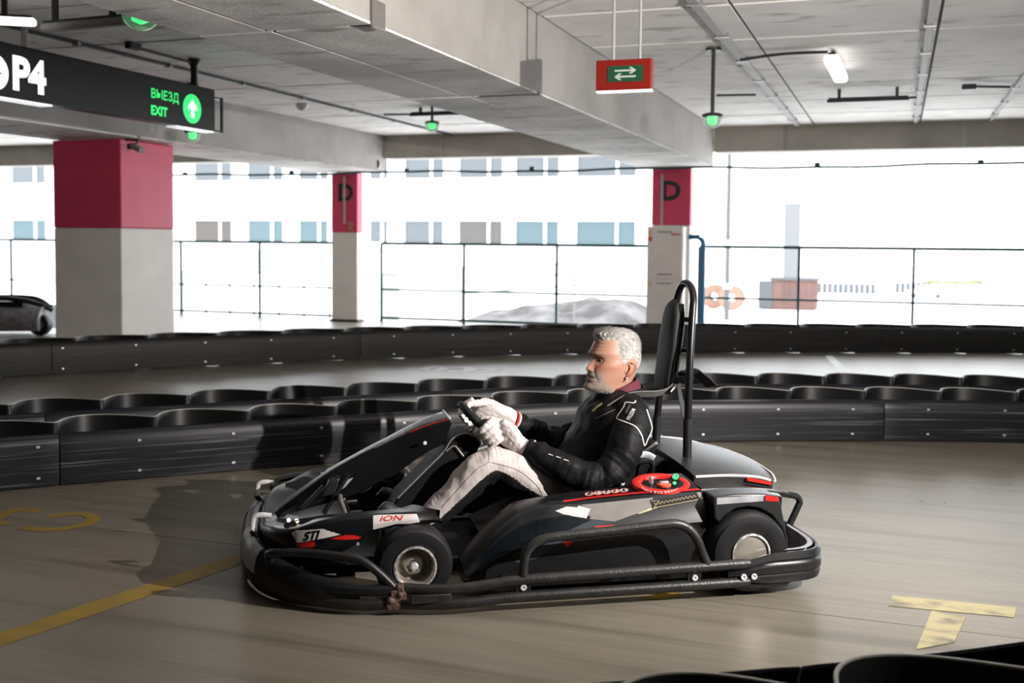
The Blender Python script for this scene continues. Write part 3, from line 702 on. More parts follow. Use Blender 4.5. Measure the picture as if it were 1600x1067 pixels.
# ================================================================== OUTSIDE
GZ = -1.5
m = MB(); m.box((0, 75, GZ-.1), (260, 121, .2)); tag(m.build('ground', M['snow'], None, smooth=0), 'snow-white ground beyond the garage', 'ground', kind='structure')
YF = 42.0
bd = tag(empty('building', (-22, YF, GZ)), 'long white building with two rows of windows across the yard', 'building')
xr = yp(1003, 400, YF).x
m = MB(); m.box(((xr-60)/2+22, 4, 5.5), (xr+60, 8, 11)); m.build('wall', M['facade'], bd, smooth=0)
wins = [(305, 365, 'blind_brown'), (388, 445, 'pane_blue'), (468, 515, 'pane_blue'), (578, 608, 'pane'), (632, 695, 'pane'), (717, 787, 'blind'), (805, 875, 'pane_blue'), (900, 995, 'pane_blue'), (215, 270, 'pane'), (20, 75, 'pane_blue')]
for (a, b, mt) in wins:
    xa, xb = yp(a, 360, YF).x, yp(b, 360, YF).x
    for fl_ in (0, 1):
        zb, zt = (1.05, 2.05) if fl_ == 0 else (3.75, 4.75)
        cxx = (xa+xb)/2+22; zz = (zb+zt)/2-GZ
        m = MB(); w, h = xb-xa, zt-zb
        m.box((cxx, -.05, zz+h/2), (w+.1, .1, .08)); m.box((cxx, -.05, zz-h/2), (w+.1, .16, .08)); m.box((cxx-w/2, -.05, zz), (.08, .1, h)); m.box((cxx+w/2, -.05, zz), (.08, .1, h)); m.box((cxx+w*.18, -.05, zz), (.1, .1, h))
        fr = m.build('window', M['facade'], bd, smooth=0)
        m = MB(); m.box((cxx, -.01, zz), (w, .03, h)); m.build('pane', M[mt if fl_ == 0 else 'pane'], fr, smooth=0)
        if 'blind' in mt and fl_ == 0:
            m = MB()
            for k in range(9): m.box((cxx, -.05, zz-h/2+h*(k+.5)/9), (w*.98, .05, h*.05))
            tag(m.build('blind_slats', M['far_slat'], fr, smooth=0), kind='stuff')
m = MB(); m.box((xr/2-30+22, -.25, 4.0), (xr+60, .5, .18)); m.build('ledge', M['facade'], bd, smooth=0)
# yard fences
def far_fence(a, b, label, h=.7, Y=30, n=40):
    A, B = yp(a[0], a[1], Y), yp(b[0], b[1], Y); r = tag(empty('yard_fence', A), label, 'fence'); d = B-A
    m = MB(); m.tube([V(0, 0, 0), d], .03, 6); m.build('rail', M['faint_grey'], r); m = MB(); m.tube([V(0, 0, h), d+V(0, 0, h)], .02, 6); m.build('rail', M['faint_grey'], r)
    m = MB()
    for k in range(n): m.box(d*(k/n)+V(0, 0, h/2), (.014, .014, h))
    tag(m.build('bars', M['far_slat'], r, smooth=0), kind='stuff')
    m = MB()
    for k in range(7): m.box(d*(k/6)+V(0, 0, (GZ-A.z)/2), (.05, .05, A.z-GZ))
    tag(m.build('fence_posts', M['far_slat'], r, smooth=0), kind='stuff')
far_fence((285, 424), (515, 428), 'pale bar fence in the yard left of the narrow D pillar')
far_fence((598, 428), (622, 429), 'short pale bar fence in the yard right of the narrow D pillar', n=6)
sr = yp(722, 440, 30.2); srr = tag(empty('stair_railing', (sr.x, sr.y, GZ)), 'thin grey sloping stair railing of three rails in the yard', 'railing')
for k, (ya, yb) in enumerate([(418, 412), (440, 428), (459, 446)]):
    A, B = yp(722, ya, 30.2), yp(898, yb, 30.2); m = MB(); q = V(sr.x, sr.y, GZ); m.tube([A-q, B-q, B-q+V(.5, 0, -.02)], .035, 6); m.build('rail', M['faint_grey'], srr)
for px, ya in ((722, 417), (868, 412), (898, 411)):
    A = yp(px, ya, 30.2)-V(sr.x, sr.y, GZ); m = MB(); m.tube([A, V(A.x, A.y, 0)], .02, 6); m.build('post', M['far_slat'], srr)
# dirty snow bank
m = MB(); A = yp(735, 490, 34); B = yp(1015, 498, 34); nx, ny = 44, 12; vs = []; fs = []
for j in range(ny):
    for i in range(nx):
        u, w = i/(nx-1), j/(ny-1); x = A.x+(B.x-A.x+.8)*u; y = 31+6*w
        hgt = min(1, 6*u, 6*(1-u))*(.35+.75*min(1, u*1.8))*math.sin(PI*min(1, w*1.2+.0))*(.7+.5*noise.noise(V(x*.9, y*.9, 3)))
        vs.append((x, y, GZ+max(0, hgt)*1.0+.01))
for j in range(ny-1):
    for i in range(nx-1): fs.append((j*nx+i, j*nx+i+1, (j+1)*nx+i+1, (j+1)*nx+i))
m.add(vs, fs); tag(m.build('snow_bank', M['dirt']), 'low bank of dirty snow in the yard between the D pillars', 'snow')
# red site cabin, cable drums, mast, chimney, wall, van
def at(px, py): return gp(px, py, GZ)
c = at(1229, 484); ct = tag(empty('site_cabin', c, 0), 'small reddish site cabin in the yard', 'cabin')
w = (yp(1274, 460, c.y)-yp(1184, 460, c.y)).length
m = MB(); m.box((.25, .6, .62), (w-.5, 1.6, 1.2)); m.build('cabin_body', M['faint_red'], ct, smooth=0, bevel=.03)
m = MB(); m.box((.25, .6, 1.25), (w-.3, 1.8, .08)); m.build('roof', M['faint_grey'], ct, smooth=0)
m = MB()
for k in range(9): m.box((-.1+k*.22, -.22, .62), (.03, .04, 1.1))
tag(m.build('ribs', M['faint_red'], ct, smooth=0), kind='stuff')
m = MB(); m.box((-w/2+.3, .2, .6), (.55, .9, 1.1)); m.build('cage', M['faint_grey'], ct, smooth=0)
flat_text('number', '7', (.0, -.25, .35), (1, 0, 0), (0, 0, 1), .7, M['faint_grey'], ct)
for px, py, lab in ((1116, 482, 'left of the two orange cable drums in the yard'), (1143, 485, 'right of the two orange cable drums in the yard')):
    c = at(px, py); cd = tag(empty('cable_drum', c), lab, 'drum'); R_ = .5
    for yy in (-.25, .25):
        m = MB(); m.lathe([(.16, -.03), (R_, -.03), (R_, .03), (.16, .03), (.16, -.03)], (0, yy, R_), (0, 1, 0), 28); m.build('flange', M['far_orange'], cd)
    m = MB(); m.lathe([(.3, -.24), (.3, .24)], (0, 0, R_), (0, 1, 0), 24); m.build('core', M['faint_grey'], cd)
c = at(1136, 452); ms = tag(empty('lamp_mast', (c.x*.6, c.y*.6, GZ)), 'thin grey mast rising from the yard left of the cabin', 'mast')
m = MB(); m.lathe([(.095, 0), (.085, 4), (.07, 9)], (0, 0, 0), (0, 0, 1), 10); m.build('pole', M['faint_grey'], ms)
for z in (2.6, 1.1): 
    m = MB(); m.lathe([(.13, z), (.13, z+.18)], (0, 0, 0), (0, 0, 1), 10); m.build('collar', M['facade'], ms)
c = yp(1237, 400, 70); m = MB(); m.box((c.x, 70, 1.2), (.95, .9, 5)); tag(m.build('chimney', mat('far_pale', (.36, .37, .38), .9), None, smooth=0, taper=.9) if False else m.build('chimney', mat('far_pale', (.15, .153, .157), .9, spec=0), None, smooth=0), 'pale grey square chimney far behind the cabin', 'chimney')
for a, b, lab in ((1276, 1368, 'left stretch of low grey hoarding far across the yard'), (1398, 1456, 'right stretch of low grey hoarding far across the yard')):
    A, B = yp(a, 458, 60), yp(b, 458, 60); r = tag(empty('hoarding', A), lab, 'fence'); n = max(4, int((B-A).length/.25)); w = (B-A).length/n
    for k in range(n):
        m = MB(); m.box((w*(k+.5), 0, .28), (w*.9, .05, .55)); m.build('board', M['faint_grey'], r, smooth=0)
c = yp(1446, 462, 56); vn = tag(empty('parked_car', c), 'white car parked far off by the grey hoarding', 'car')
m = MB(); m.loft([[V(-.9, y, 0), V(-.9, y, .2), V(-.5, y, .28), V(-.2, y, .5), V(.5, y, .5), V(.85, y, .25), V(.9, y, 0)] for y in (-.3, .3)], True, True); m.build('car_body', M['facade'], vn, bevel=.04)
for x in (-.55, .55):
    m = MB(); m.lathe([(0, -.04), (.14, -.04), (.14, .04), (0, .04)], (x, -.3, 0), (0, 1, 0), 14); m.build('wheel', M['faint_grey'], vn)
# low hedge line far right
hg = MB()
for k in range(60):
    p = yp(1440+k*1.6, 440+random.uniform(-2, 2), 80); hg.sphere((p.x, 80+random.uniform(-1, 1), p.z-.3), random.uniform(.2, .45), n=8)
tag(hg.build('hedge', mat('far_green', (.17, .18, .10), .9, spec=0)), 'pale green hedge tops on the skyline at the right', 'hedge', kind='stuff')
# ---- the kart parked at the far left
pk = tag(empty('parked_kart', gp(8, 527)+V(-.35, .3, 0), math.radians(20)), 'parked go-kart with a light grey side at the left edge of the picture', 'kart')
m = MB(); m.loft([cr([(x, -.3*k, .06), (x, -.34*k, .2), (x+.02, -.26*k, .33), (x, .1, .36), (x, .4*k, .33), (x, .42*k, .06)], 3) for x, k in ((-.9, .8), (-.4, 1), (.2, 1), (.55, .75))], True, True); m.build('side_pod', M['bumper_light'], pk)
m = MB(); m.tube(cr([(-.9, -.1, .37), (-.3, -.2, .43), (.2, -.22, .45), (.5, -.1, .38), (.62, 0, .3)], 5), .03, 10); m.tube(cr([(-.9, .3, .39), (-.3, .25, .44), (.3, .2, .44), (.6, 0, .34)], 5), .03, 10); m.box((-.2, .05, .385), (1.1, .5, .06)); m.build('top_frame', M['kdark'], pk)
for x in (-.7, .52):
    m = MB(); m.lathe([(.06, -.07), (.12, -.07), (.13, -.04), (.13, .04), (.12, .07), (.06, .07)], (x, -.1, .13), (0, 1, 0), 24); w_ = m.build('wheel', M['tyre'], pk)
    m = MB(); m.lathe([(0, -.05), (.06, -.06), (.065, -.03), (.065, .06)], (x, -.1, .13), (0, 1, 0), 20); m.build('rim', M['rim'], w_)

# ================================================================== THE KART (x forward, y left, z up; origin under the rear axle)
kt = tag(empty('go_kart', KO, KANG), 'black racing kart with silver wheels and red decals, driven by a grey-haired man', 'kart')
def kb(mb, name, mt, parent=None, **kw): return mb.build(name, mt, parent or kt, **kw)
def arc(c, r, a0, a1, n, y): return [V(c[0]+r*math.cos(a0+(a1-a0)*k/n), y, c[1]+r*math.sin(a0+(a1-a0)*k/n)) for k in range(n+1)]
def mir(p): return V(p[0], -p[1], p[2])
# ---- wheels
def wheel(x, yo, r, w, side, rimr, rear):
    s = side; c = V(x, s*yo, r); ax = V(0, s, 0); b = MB()   # yo = outer face
    P = [(rimr, 0), (rimr+.006, .0), (r-.030, .004), (r-.014, -.004), (r-.004, -.018), (r, -.034), (r+.0005, -w/2), (r, -w+.034), (r-.004, -w+.018), (r-.014, -w+.004), (r-.03, -w-.004), (rimr, -w), (rimr-.004, -w+.01), (rimr-.004, -.01), (rimr, 0)]
    b.lathe(P, c, ax, 56); t = kb(b, 'wheel', M['tyre'], smooth=40)
    b = MB(); b.lathe([(r-.012, .0008), (r-.032, .0052), (r-.05, .0045), (rimr+.006, .0018)], c, ax, 56); kb(b, 'sidewall_ring', M['kmatte'], t)
    b = MB(); b.lathe([(rimr+.002, -.004), (rimr+.001, .006), (rimr-.005, .007), (rimr-.008, -.002)], c, ax, 48); kb(b, 'rim_lip', M['rim_lip'], t)
    if rear:
        b = MB(); b.lathe([(rimr-.007, -.001), (rimr-.012, .001), (.012, .004), (0, .0045)], c, ax, 48); kb(b, 'rim', M['rim'], t)
    else:
        b = MB(); b.lathe([(rimr-.007, -.004), (rimr-.012, -.012), (rimr-.018, -.045), (.040, -.050), (.032, -.030), (.027, -.024), (.019, -.024)], c, ax, 48); kb(b, 'rim', M['rim'], t)
        b = MB(); b.lathe([(.019, -.024), (.018, -.05), (.0, -.05)], c, ax, 24); b.lathe([(.013, -.05), (.013, -.012), (.009, -.008), (.0, -.008)], c, ax, 6); kb(b, 'hub_nut', M['chrome'], t)
    bb = MB()
    for k in range(3):
        a = k*2*PI/3+.5; bb.lathe([(.005, -.02), (.005, -.005 if rear else -.02), (0, -.004 if rear else -.018)], c+V(math.cos(a)*(rimr-.026), 0, math.sin(a)*(rimr-.026)), ax, 6)
    if rear: tag(kb(bb, 'rim_bolts', M['chrome'], t), kind='stuff')
    return t
for s in (1, -1):
    wheel(1.138, .59, .129, .13, s, .070, False)
    wheel(0.0, .67, .142, .20, s, .068, True)
# ---- chassis
b = MB(); b.box((.95, 0, .05), (1.35, .50, .012)); kb(b, 'floor_pan', M['kmatte'], bevel=.004)
b = MB(); b.tube([(0, -.6, .142), (0, .6, .142)], .02, 14); kb(b, 'rear_axle', M['kdark'])
for s in (1, -1):
    b = MB(); b.tube(cr([(-.2, s*.30, .075), (.2, s*.30, .06), (.75, s*.31, .05), (1.05, s*.25, .055), (1.35, s*.2, .06), (1.58, s*.18, .07)], 5), .016, 10); kb(b, 'chassis_rail', M['kdark'])
    b = MB(); b.tube([(1.138, s*.27, .12), (1.138, s*.50, .129)], .016, 10); b.box((1.138, s*.44, .129), (.05, .03, .12)); b.tube([(1.12, s*.27, .09), (1.05, s*.0, .11)], .008, 8); kb(b, 'stub_axle', M['kdark'])
    b = MB(); b.tube([(.45, s*.3, .06), (.45, s*.66, .085)], .014, 8); b.tube([(.85, s*.3, .06), (.85, s*.66, .085)], .014, 8); kb(b, 'side_bracket', M['kdark'])
# ---- perimeter bars: two worn pipes along each side, and their arched guard
for s in (1, -1):
    for zz, dz, x1 in ((.108, 0, .065), (.052, 0, .065)):
        lo = zz < .08
        if lo: path = [(1.21, .655, .036), (1.10, .685, .036), (1.0, .70, .040), (.90, .70, .046), (.80, .70, .050), (.4, .70, .053), (.02, .70, .056)]
        else: path = [(1.19, .655, .085), (1.10, .68, .082), (1.0, .695, .086), (.91, .70, .095), (.80, .70, .105), (.4, .70, .112), (.02, .70, .118)]
        b = MB(); b.tube(cr([(p[0], s*p[1], p[2]) for p in path], 5), .0175, 14); kb(b, 'side_bar', M['pipe'])
    g = [(.80, .70, .115), (.797, .70, .16), (.785, .698, .20), (.75, .696, .228), (.69, .694, .240), (.5, .69, .250), (.33, .69, .262), (.275, .69, .262), (.235, .69, .245), (.205, .693, .21), (.185, .697, .16), (.168, .70, .122)]
    b = MB(); b.tube(cr([(p[0], s*p[1], p[2]) for p in g], 5), .0155, 14); kb(b, 'guard_hoop', M['pipe'])
    for px in (.80, .215):
        b = MB(); b.box((px, s*.70, .082), (.05, .008, .035)); br = kb(b, 'bracket', M['kdark'], bevel=.002)
        b = MB(); b.lathe([(.010, 0), (.010, .006), (.005, .0065), (.004, .002), (0, .002)], (px, s*.704, .082), (0, s, 0), 16); kb(b, 'bolt', M['chrome'], br)
    # rusty clamp where the front bars meet the side bars
    b = MB(); b.tube([(1.235, s*.652, .030), (1.215, s*.655, .034), (1.19, s*.66, .036)], .026, 12); b.tube([(1.20, s*.655, .080), (1.18, s*.66, .082)], .022, 12); b.box((1.20, s*.66, .058), (.05, .03, .05)); b.sphere((1.225, s*.668, .05), .016, n=8); b.sphere((1.195, s*.672, .07), .013, n=8)
    kb(b, 'weld_clamp', M['rust'], bevel=.003)
    b = MB(); b.box((1.10, s*.70, .060), (.13, .012, .028)); pl = kb(b, 'side_plate', M['pipe'], bevel=.003)
# ---- front bumper bars and plastic nose roll
def both(path): return [V(*p) for p in path]+[mir(p) for p in reversed(path) if abs(p[1]) > 1e-4]
b = MB(); b.tube(cr(both([(1.215, .655, .084), (1.30, .645, .080), (1.42, .60, .082), (1.53, .52, .084), (1.61, .40, .088), (1.655, .22, .09), (1.67, 0, .09)]), 6), .018, 12); kb(b, 'front_bar', M['kdark'])
b = MB(); b.tube(cr(both([(1.235, .652, .036), (1.32, .64, .034), (1.44, .59, .036), (1.55, .50, .038), (1.635, .38, .040), (1.685, .2, .042), (1.70, 0, .042)]), 6), .019, 12); kb(b, 'front_bar', M['pipe'])
rings = []
for p in cr(both([(1.32, .625, .062), (1.44, .585, .066), (1.55, .50, .075), (1.635, .37, .088), (1.668, .2, .095), (1.675, 0, .096)]), 6):
    k = min(1, max(0, (p.x-1.30)/.34)); h = .030+.048*k; c = V(p.x, p.y, p.z); o_ = V(p.x-1.25, p.y*.9, 0).normalized()
    rings.append([c+o_*(.030*k+.012)*math.cos(a)+V(0, 0, h*math.sin(a)) for a in [2*PI*i/16 for i in range(16)]])
b = MB(); b.loft(rings); nose_roll = kb(b, 'nose_roll', M['kmatte'])
b = MB(); n_ = len(rings)
for sgn in (1, -1):
    b = MB(); sel = rings[17:27] if sgn > 0 else rings[-27:-17]
    rr = [[p+V(.0035, sgn*.0025, 0) for p in r[0:6]] for r in sel]
    b.loft(rr, closed=False)
    kb(b, 'nose_roll_cover', M['bumper_light'])
for s in (1, -1):
    # bent bar over the left and right front corner
    g = [(1.215, .655, .09), (1.26, .648, .135), (1.31, .64, .172), (1.38, .62, .187), (1.50, .575, .192), (1.57, .55, .188), (1.60, .525, .180), (1.61, .50, .165), (1.605, .48, .14)]
    b = MB(); b.tube(cr([(p[0], s*p[1], p[2]) for p in g], 5), .014, 12); kb(b, 'corner_hoop', M['kdark'])
    g = [K(424, 806, .26), K(412, 804.5, .26), K(402, 805, .26), K(397, 808, .26), K(395, 815, .26), K(394, 828, .26)]
    b = MB(); b.tube([V(p.x, s*p.y, p.z) for p in g], .0095, 10); kb(b, 'nose_bracket', M['chrome'])
    g = [K(394, 828, .26), K(400, 840, .265), K(412, 854, .27), K(426, 868, .30)]
    b = MB(); b.tube([V(p.x, s*p.y, p.z) for p in g], .0115, 10); kb(b, 'nose_bracket', M['kdark'])
for zz, yy in ((.145, .0), (.115, .01)):
    b = MB(); b.tube(cr(both([(1.50, .46, zz), (1.585, .36, zz+.01), (1.62, .2, zz+.012), (1.63, 0, zz+.012)]), 5), .010, 10); kb(b, 'grille_bar', M['kblack'])
# ---- nose fairing: one moulding right across the front, wings over the front wheels
st = [(1.035, .50, .262, .243, .285), (1.06, .51, .277, .252, .283), (1.126, .53, .291, .250, .277), (1.20, .535, .293, .252, .272), (1.275, .54, .293, .236, .270), (1.33, .54, .292, .200, .268), (1.367, .54, .290, .178, .266), (1.45, .535, .277, .168, .262), (1.53, .50, .250, .168, .254), (1.585, .43, .234, .176, .238), (1.615, .35, .222, .170, .222), (1.640, .20, .192, .150, .188), (1.648, 0, .172, .140, .166)]
full = cr([V(a, bb, 0) for a, bb, *_ in st], 5); zc = cr([V(c, d, e) for *_, c, d, e in st], 5)
rings = []
for i, (p, z) in enumerate(zip(full, zc)):
    t = full[min(i+1, len(full)-1)]-full[max(i-1, 0)]; t.normalize(); n = V(t.y, -t.x, 0)
    if n.dot(V(p.x-1.2, p.y, 0)) < 0: n = -n
    tin = .16 if i > 6 else .03+.13*i/6
    q = V(p.x, p.y, 0)
    rings.append([q-n*tin+V(0, 0, z.z-.008), q-n*tin+V(0, 0, z.z), q-n*tin*.6+V(0, 0, z.z+.004), q-n*.022+V(0, 0, z.x+.001), q-n*.006+V(0, 0, z.x-.003), q+V(0, 0, z.x-.012), q+n*.004+V(0, 0, (z.x+z.y)/2), q-n*.002+V(0, 0, z.y+.006), q-n*.008+V(0, 0, z.y), q-n*.014+V(0, 0, z.y+.004), q-n*.02+V(0, 0, z.x-.02)])
def far_(p):
    k = max(0, min(1, (p.x-1.18)/.12))*min(1, abs(p.y)/.45)*max(0, min(1, (p.z-.16)/.08)); return V(p.x, -p.y, p.z-.047*k)
allr = rings+[[far_(p) for p in r] for r in reversed(rings[:-1])]
b = MB(); b.loft(allr); nf = kb(b, 'nose_fairing', M['kblack'], smooth=50)
# middle deck of the nose
vs = []
b = MB(); rr = []
for x, z in ((1.56, .158), (1.49, .172), (1.40, .182), (1.33, .17)):
    zz_ = lambda y: z+(.088 if y > 0 else .045)*(abs(y)/.4)**1.4
    rr.append([V(x, y, zz_(y)) for y in [-.40+.80*k/16 for k in range(17)]]+[V(x, y, zz_(y)-.012) for y in [.40-.80*k/16 for k in range(17)]])
b.loft(rr); kb(b, 'nose_deck', M['kmatte'])
for s in (1, -1):
    b = MB(); b.lathe([(.0, .10), (.012, .09), (.014, 0), (0, 0)], (1.24, s*.47, .17), (0, 0, 1), 12); b.lathe([(.02, .05), (.02, .03), (0, .03)], (1.17, s*.47, .2), (.2, 0, 1), 12); kb(b, 'kingpin', M['chrome'] if s < 0 else M['steelgrey'])
# headlights
bvn = bvh_of([nf])
for (px, py) in ((451, 813.5), (464, 814)):
    decal('headlight', [ell(px, py, 3.1, 2.7)], bvn if False else bvh_of([o for o in ALLCH(kt) if o.name.startswith(('nose_fairing', 'nose_deck'))]), M['warm_led'], nf, off=.003)
decal('side_decal', [[(456, 833), (462, 829), (478, 828), (505, 826), (512, 829), (514, 833), (520, 831), (532, 835), (519, 838), (505, 841), (464, 848)]], bvn, M['kwhite'], nf)
decal('side_decal', [[(463, 851), (470, 848), (492, 845.5), (493, 852), (488, 855), (466, 855)]], bvn, M['kred'], nf)
decal('side_decal', [[(516, 842), (525, 839), (540, 835.5), (555, 836), (565, 839), (560, 842), (540, 843)]], bvn, M['kred'], nf)
decal('side_decal', [[(583, 806), (590, 805), (651, 803.5), (656, 815), (640, 818), (620, 818), (600, 823), (583, 827)]], bvn, M['kwhite'], nf)
decal_text('lettering', 'iON', (592, 814.5), (19.5, -.8), (5.5, -11.5), bvn, M['kred'], nf, bold=.02)
decal_text('lettering', 'STI', (474, 844.5), (17.5, -2.2), (6, -19), bvn, M['kblack'], nf, bold=.04)
# ---- long sloping steering fairing
stn = [(702, 656, 697, 690), (672, 664.5, 675, 700), (640, 677, 650, 715), (612, 690, 632, 728), (583, 703, 612, 740), (550, 720, 590, 752), (515, 740, 560, 768), (480, 765, 525, 780), (450, 787, 480, 792), (430, 803, 440, 806)]
hwid = [.10, .088, .072, .060, .052, .048, .046, .048, .054, .062]
tp = [K(a, bb, hwid[i]) for i, (a, bb, c, d) in enumerate(stn)]; lw = [K(c, d, .103) for i, (a, bb, c, d) in enumerate(stn)]
tp = cr(tp, 4); lw = cr(lw, 4); rings = []
for a, c in zip(tp, lw):
    up = V(.55, 0, .83).normalized(); R_ = []
    out = [c+V(0, .004, 0), c.lerp(a, .5)+V(0, .006, 0), a-up*.012+V(0, .002, 0), a-up*.003-V(0, .004, 0), a+up*.002-V(0, .012, 0)]
    mid = [V(a.x, a.y*k, a.z)+up*(.003) for k in (.45, 0)]
    o2 = out+mid; o2 = o2+[mir(p) for p in reversed(o2[:-1])]
    inn = [p-V(0, math.copysign(.006, p.y) if abs(p.y) > .02 else 0, 0)-up*.006 for p in reversed(o2)]
    rings.append(o2+inn)
b = MB(); b.loft(rings); sf = kb(b, 'steering_fairing', M['kblack'], smooth=50)
bvs = bvh_of([sf])
decal('reflection_decal', [[(584, 697), (612, 683), (631, 673.5), (634, 679), (612, 689), (585, 702)]], bvs, M['kgrey'], sf, off=.003)  # pale grey decal paints in the light reflected off the fairing's top
decal('top_decal', [[(638, 671), (684, 645), (697, 654), (690, 657), (660, 668), (637, 677)]], bvs, M['glossgrey'], sf, off=.002)
decal('top_decal', [[(660, 661), (682, 648), (690, 655), (665, 666)]], bvs, M['kblack'], sf, off=.003)
b = MB(); e = [p+V(.0, .002, .004) for p in tp[:9]]; b.tube(e, .0014, 6); kb(b, 'trim_or_glint', M['kred'], sf)
b = MB(); b.tube([tp[0]+V(-.004, -k*.2, .005) for k in (0, .5, 1)], .0035, 6); kb(b, 'trim_or_glint', M['kwhite'], sf)  # white tube paints in the flash highlight along the tip's top edge
c = K(664, 692, .128); b = MB(); b.lathe([(.007, -.004), (.007, .003), (.003, .0035), (0, .001)], c, (0, 1, 0), 12); kb(b, 'bolt', M['chrome'], sf)
# supports between nose and fairing, with a pale triangular brace
for s in (1, -1):
    b = MB(); b.prism([K(512, 768, .1)*1, K(545, 748, .1), K(552, 746, .1), K(540, 760, .1), K(522, 773, .1)], (0, .004, 0)); o = kb(b, 'brace', M['bumper_light'])
    if s < 0:
        for v in o.data.vertices: v.co.y = -v.co.y
    b = MB(); b.tube([(1.42, s*.11, .20), (1.33, s*.10, .34)], .009, 8); b.tube([(1.50, s*.12, .22), (1.42, s*.11, .30)], .008, 8); kb(b, 'fairing_strut', M['kdark'])
b = MB(); b.prism([V(1.43, -.12, .26), V(1.38, -.12, .27), V(1.36, -.12, .33), V(1.40, -.12, .32)], (0, .24, 0)); kb(b, 'brake_cylinder', M['glossgrey'], bevel=.006)
for s in (1, -1):
    b = MB(); b.tube(cr([(1.30, s*.16, .09), (1.34, s*.16, .2), (1.36, s*.19, .26), (1.36, s*.12, .265)], 4), .008, 8); kb(b, 'pedal', M['kgrey'])
# ---- console under the wheel
po = [K(x, y, 0) for x, y in ((598, 806), (618, 770), (640, 748), (666, 722), (688, 700), (699, 682), (709, 675), (722, 671), (738, 676), (746, 688), (735, 708), (700, 738), (665, 785), (652, 808))]
po = [V(p.x, .085, p.z) for p in po]
b = MB(); b.prism(po, (0, -.17, 0)); cs = kb(b, 'steering_console', M['consoleb'], bevel=.008)
b = MB(); b.tube([p+V(0, .002, 0) for p in cr(po[1:10], 3)], .0035, 6); kb(b, 'console_edge', M['kgrey'], cs)
b = MB(); b.tube([K(x, y, .095) for x, y in ((697, 705), (707, 697), (712, 697), (726, 715))], .003, 6); kb(b, 'console_edge', M['kgrey'], cs)
# ---- steering wheel and column
E1 = V(.67, 0, .74).normalized(); E2 = V(0, 1, 0); EN = E2.cross(E1)
if EN.z < 0: EN = -EN
WC = K(755, 670, 0); WR = .127
def ringp(a): # a = 0 at the left grip, pi/2 towards the front top
    x, y = math.cos(a), math.sin(a)
    y = max(y, -.78); return WC+E2*WR*x+E1*WR*y
b = MB(); b.tube([ringp(2*PI*k/48) for k in range(48)], .0145, 12, closed=True); sw = kb(b, 'steering_wheel', M['pad'])
b = MB()
for a in (0, PI, -PI/2): b.tube([WC-EN*.015, ringp(a)-EN*.002], .009, 8)
b.lathe([(0, .02), (.035, .018), (.04, 0), (.03, -.03), (0, -.03)], WC-EN*.01, EN, 20); kb(b, 'spokes', M['kgrey'], sw)
b = MB(); b.box(WC+E1*.055+EN*.006, (.05, .11, .02), Matrix(((E1.x, 0, EN.x), (0, 1, 0), (E1.z, 0, EN.z)))); kb(b, 'switch_box', M['kdark'], sw, bevel=.004)
b = MB(); b.tube([WC-EN*.03, K(700, 745, 0), V(1.12, 0, .12)], .011, 10); b.lathe([(.018, 0), (.018, .05)], WC-EN*.085, EN, 12); kb(b, 'steering_column', M['kgrey'])
# ---- side pods
def pod(s):
    # stations: x, deck inner (y,z), crease (y,z), mid (y,z), bottom (y,z)
    T = [(.975, .44, .115, .56, .112, .600, .100, .595, .060), (.93, .43, .165, .555, .160, .602, .12, .598, .048), (.87, .42, .225, .548, .222, .604, .16, .60, .045), (.80, .41, .276, .54, .270, .604, .195, .60, .045), (.765, .40, .290, .535, .287, .604, .205, .60, .045),
         (.68, .38, .297, .545, .309, .606, .215, .60, .045), (.54, .36, .307, .548, .312, .608, .222, .60, .045), (.40, .36, .316, .550, .319, .608, .232, .60, .045), (.30, .35, .330, .550, .325, .608, .236, .60, .045), (.20, .34, .352, .550, .330, .606, .240, .60, .045), (.135, .34, .355, .550, .333, .604, .242, .60, .05)]
    C = cr([V(t[0], t[1], t[2]) for t in T], 3); D = cr([V(0, t[3], t[4]) for t in T], 3); E_ = cr([V(0, t[5], t[6]) for t in T], 3); G = cr([V(0, t[7], t[8]) for t in T], 3)
    rings = []
    for c, d, e, g in zip(C, D, E_, G):
        x = c.x; f = lambda y, z, dx=0: V(x+dx, s*y, z)
        rings.append([f(c.y-.01, g.z), f(c.y-.012, c.z-.05 if c.z > .14 else g.z+.02), f(c.y-.004, c.z-.006), f(c.y+.008, c.z), f((c.y*.5+d.y*.5), (c.z+d.z)/2+.006), f(d.y-.012, d.z+.003), f(d.y, d.z-.002), f(d.y+.006, d.z-.010), f((d.y+e.y)/2+.006, (d.z*.62+e.z*.38)), f(e.y, e.z), f(e.y-.010, e.z-.018), f(e.y-.004, e.z-.05 if e.z > .13 else (e.z+g.z)/2), f(g.y, g.z+.03), f(g.y-.012, g.z)])
    b = MB(); b.loft(rings); return kb(b, 'side_pod', M['kpod'], smooth=40)
pods = [pod(1), pod(-1)]; bp = bvh_of([pods[0]]); pd = pods[0]
decal('deck_panel', [[(826, 786), (865, 778), (922, 770), (985, 763), (998, 766), (1018, 773), (1018, 776), (922, 786), (862, 788)]], bp, M['knavy'], pd, off=.0012)
decal('side_decal', [[(818, 803), (862, 789), (884, 793), (880, 804), (925, 813), (958, 816), (900, 830), (838, 846), (800, 862), (770, 868), (745, 880), (768, 842), (800, 815)]], bp, M['knavy'], pd, off=.0012)
decal('side_decal', [[(867.5, 798.7), (885, 792), (899, 793), (901, 795), (904.5, 790.5), (922.5, 796), (916, 810), (880, 804)]], bp, M['kwhite'], pd, off=.0024)
decal('side_decal', [[(908, 789), (1020, 777.5), (1018, 794), (960, 815), (921, 811), (927, 796)]], bp, M['kgrey'], pd)
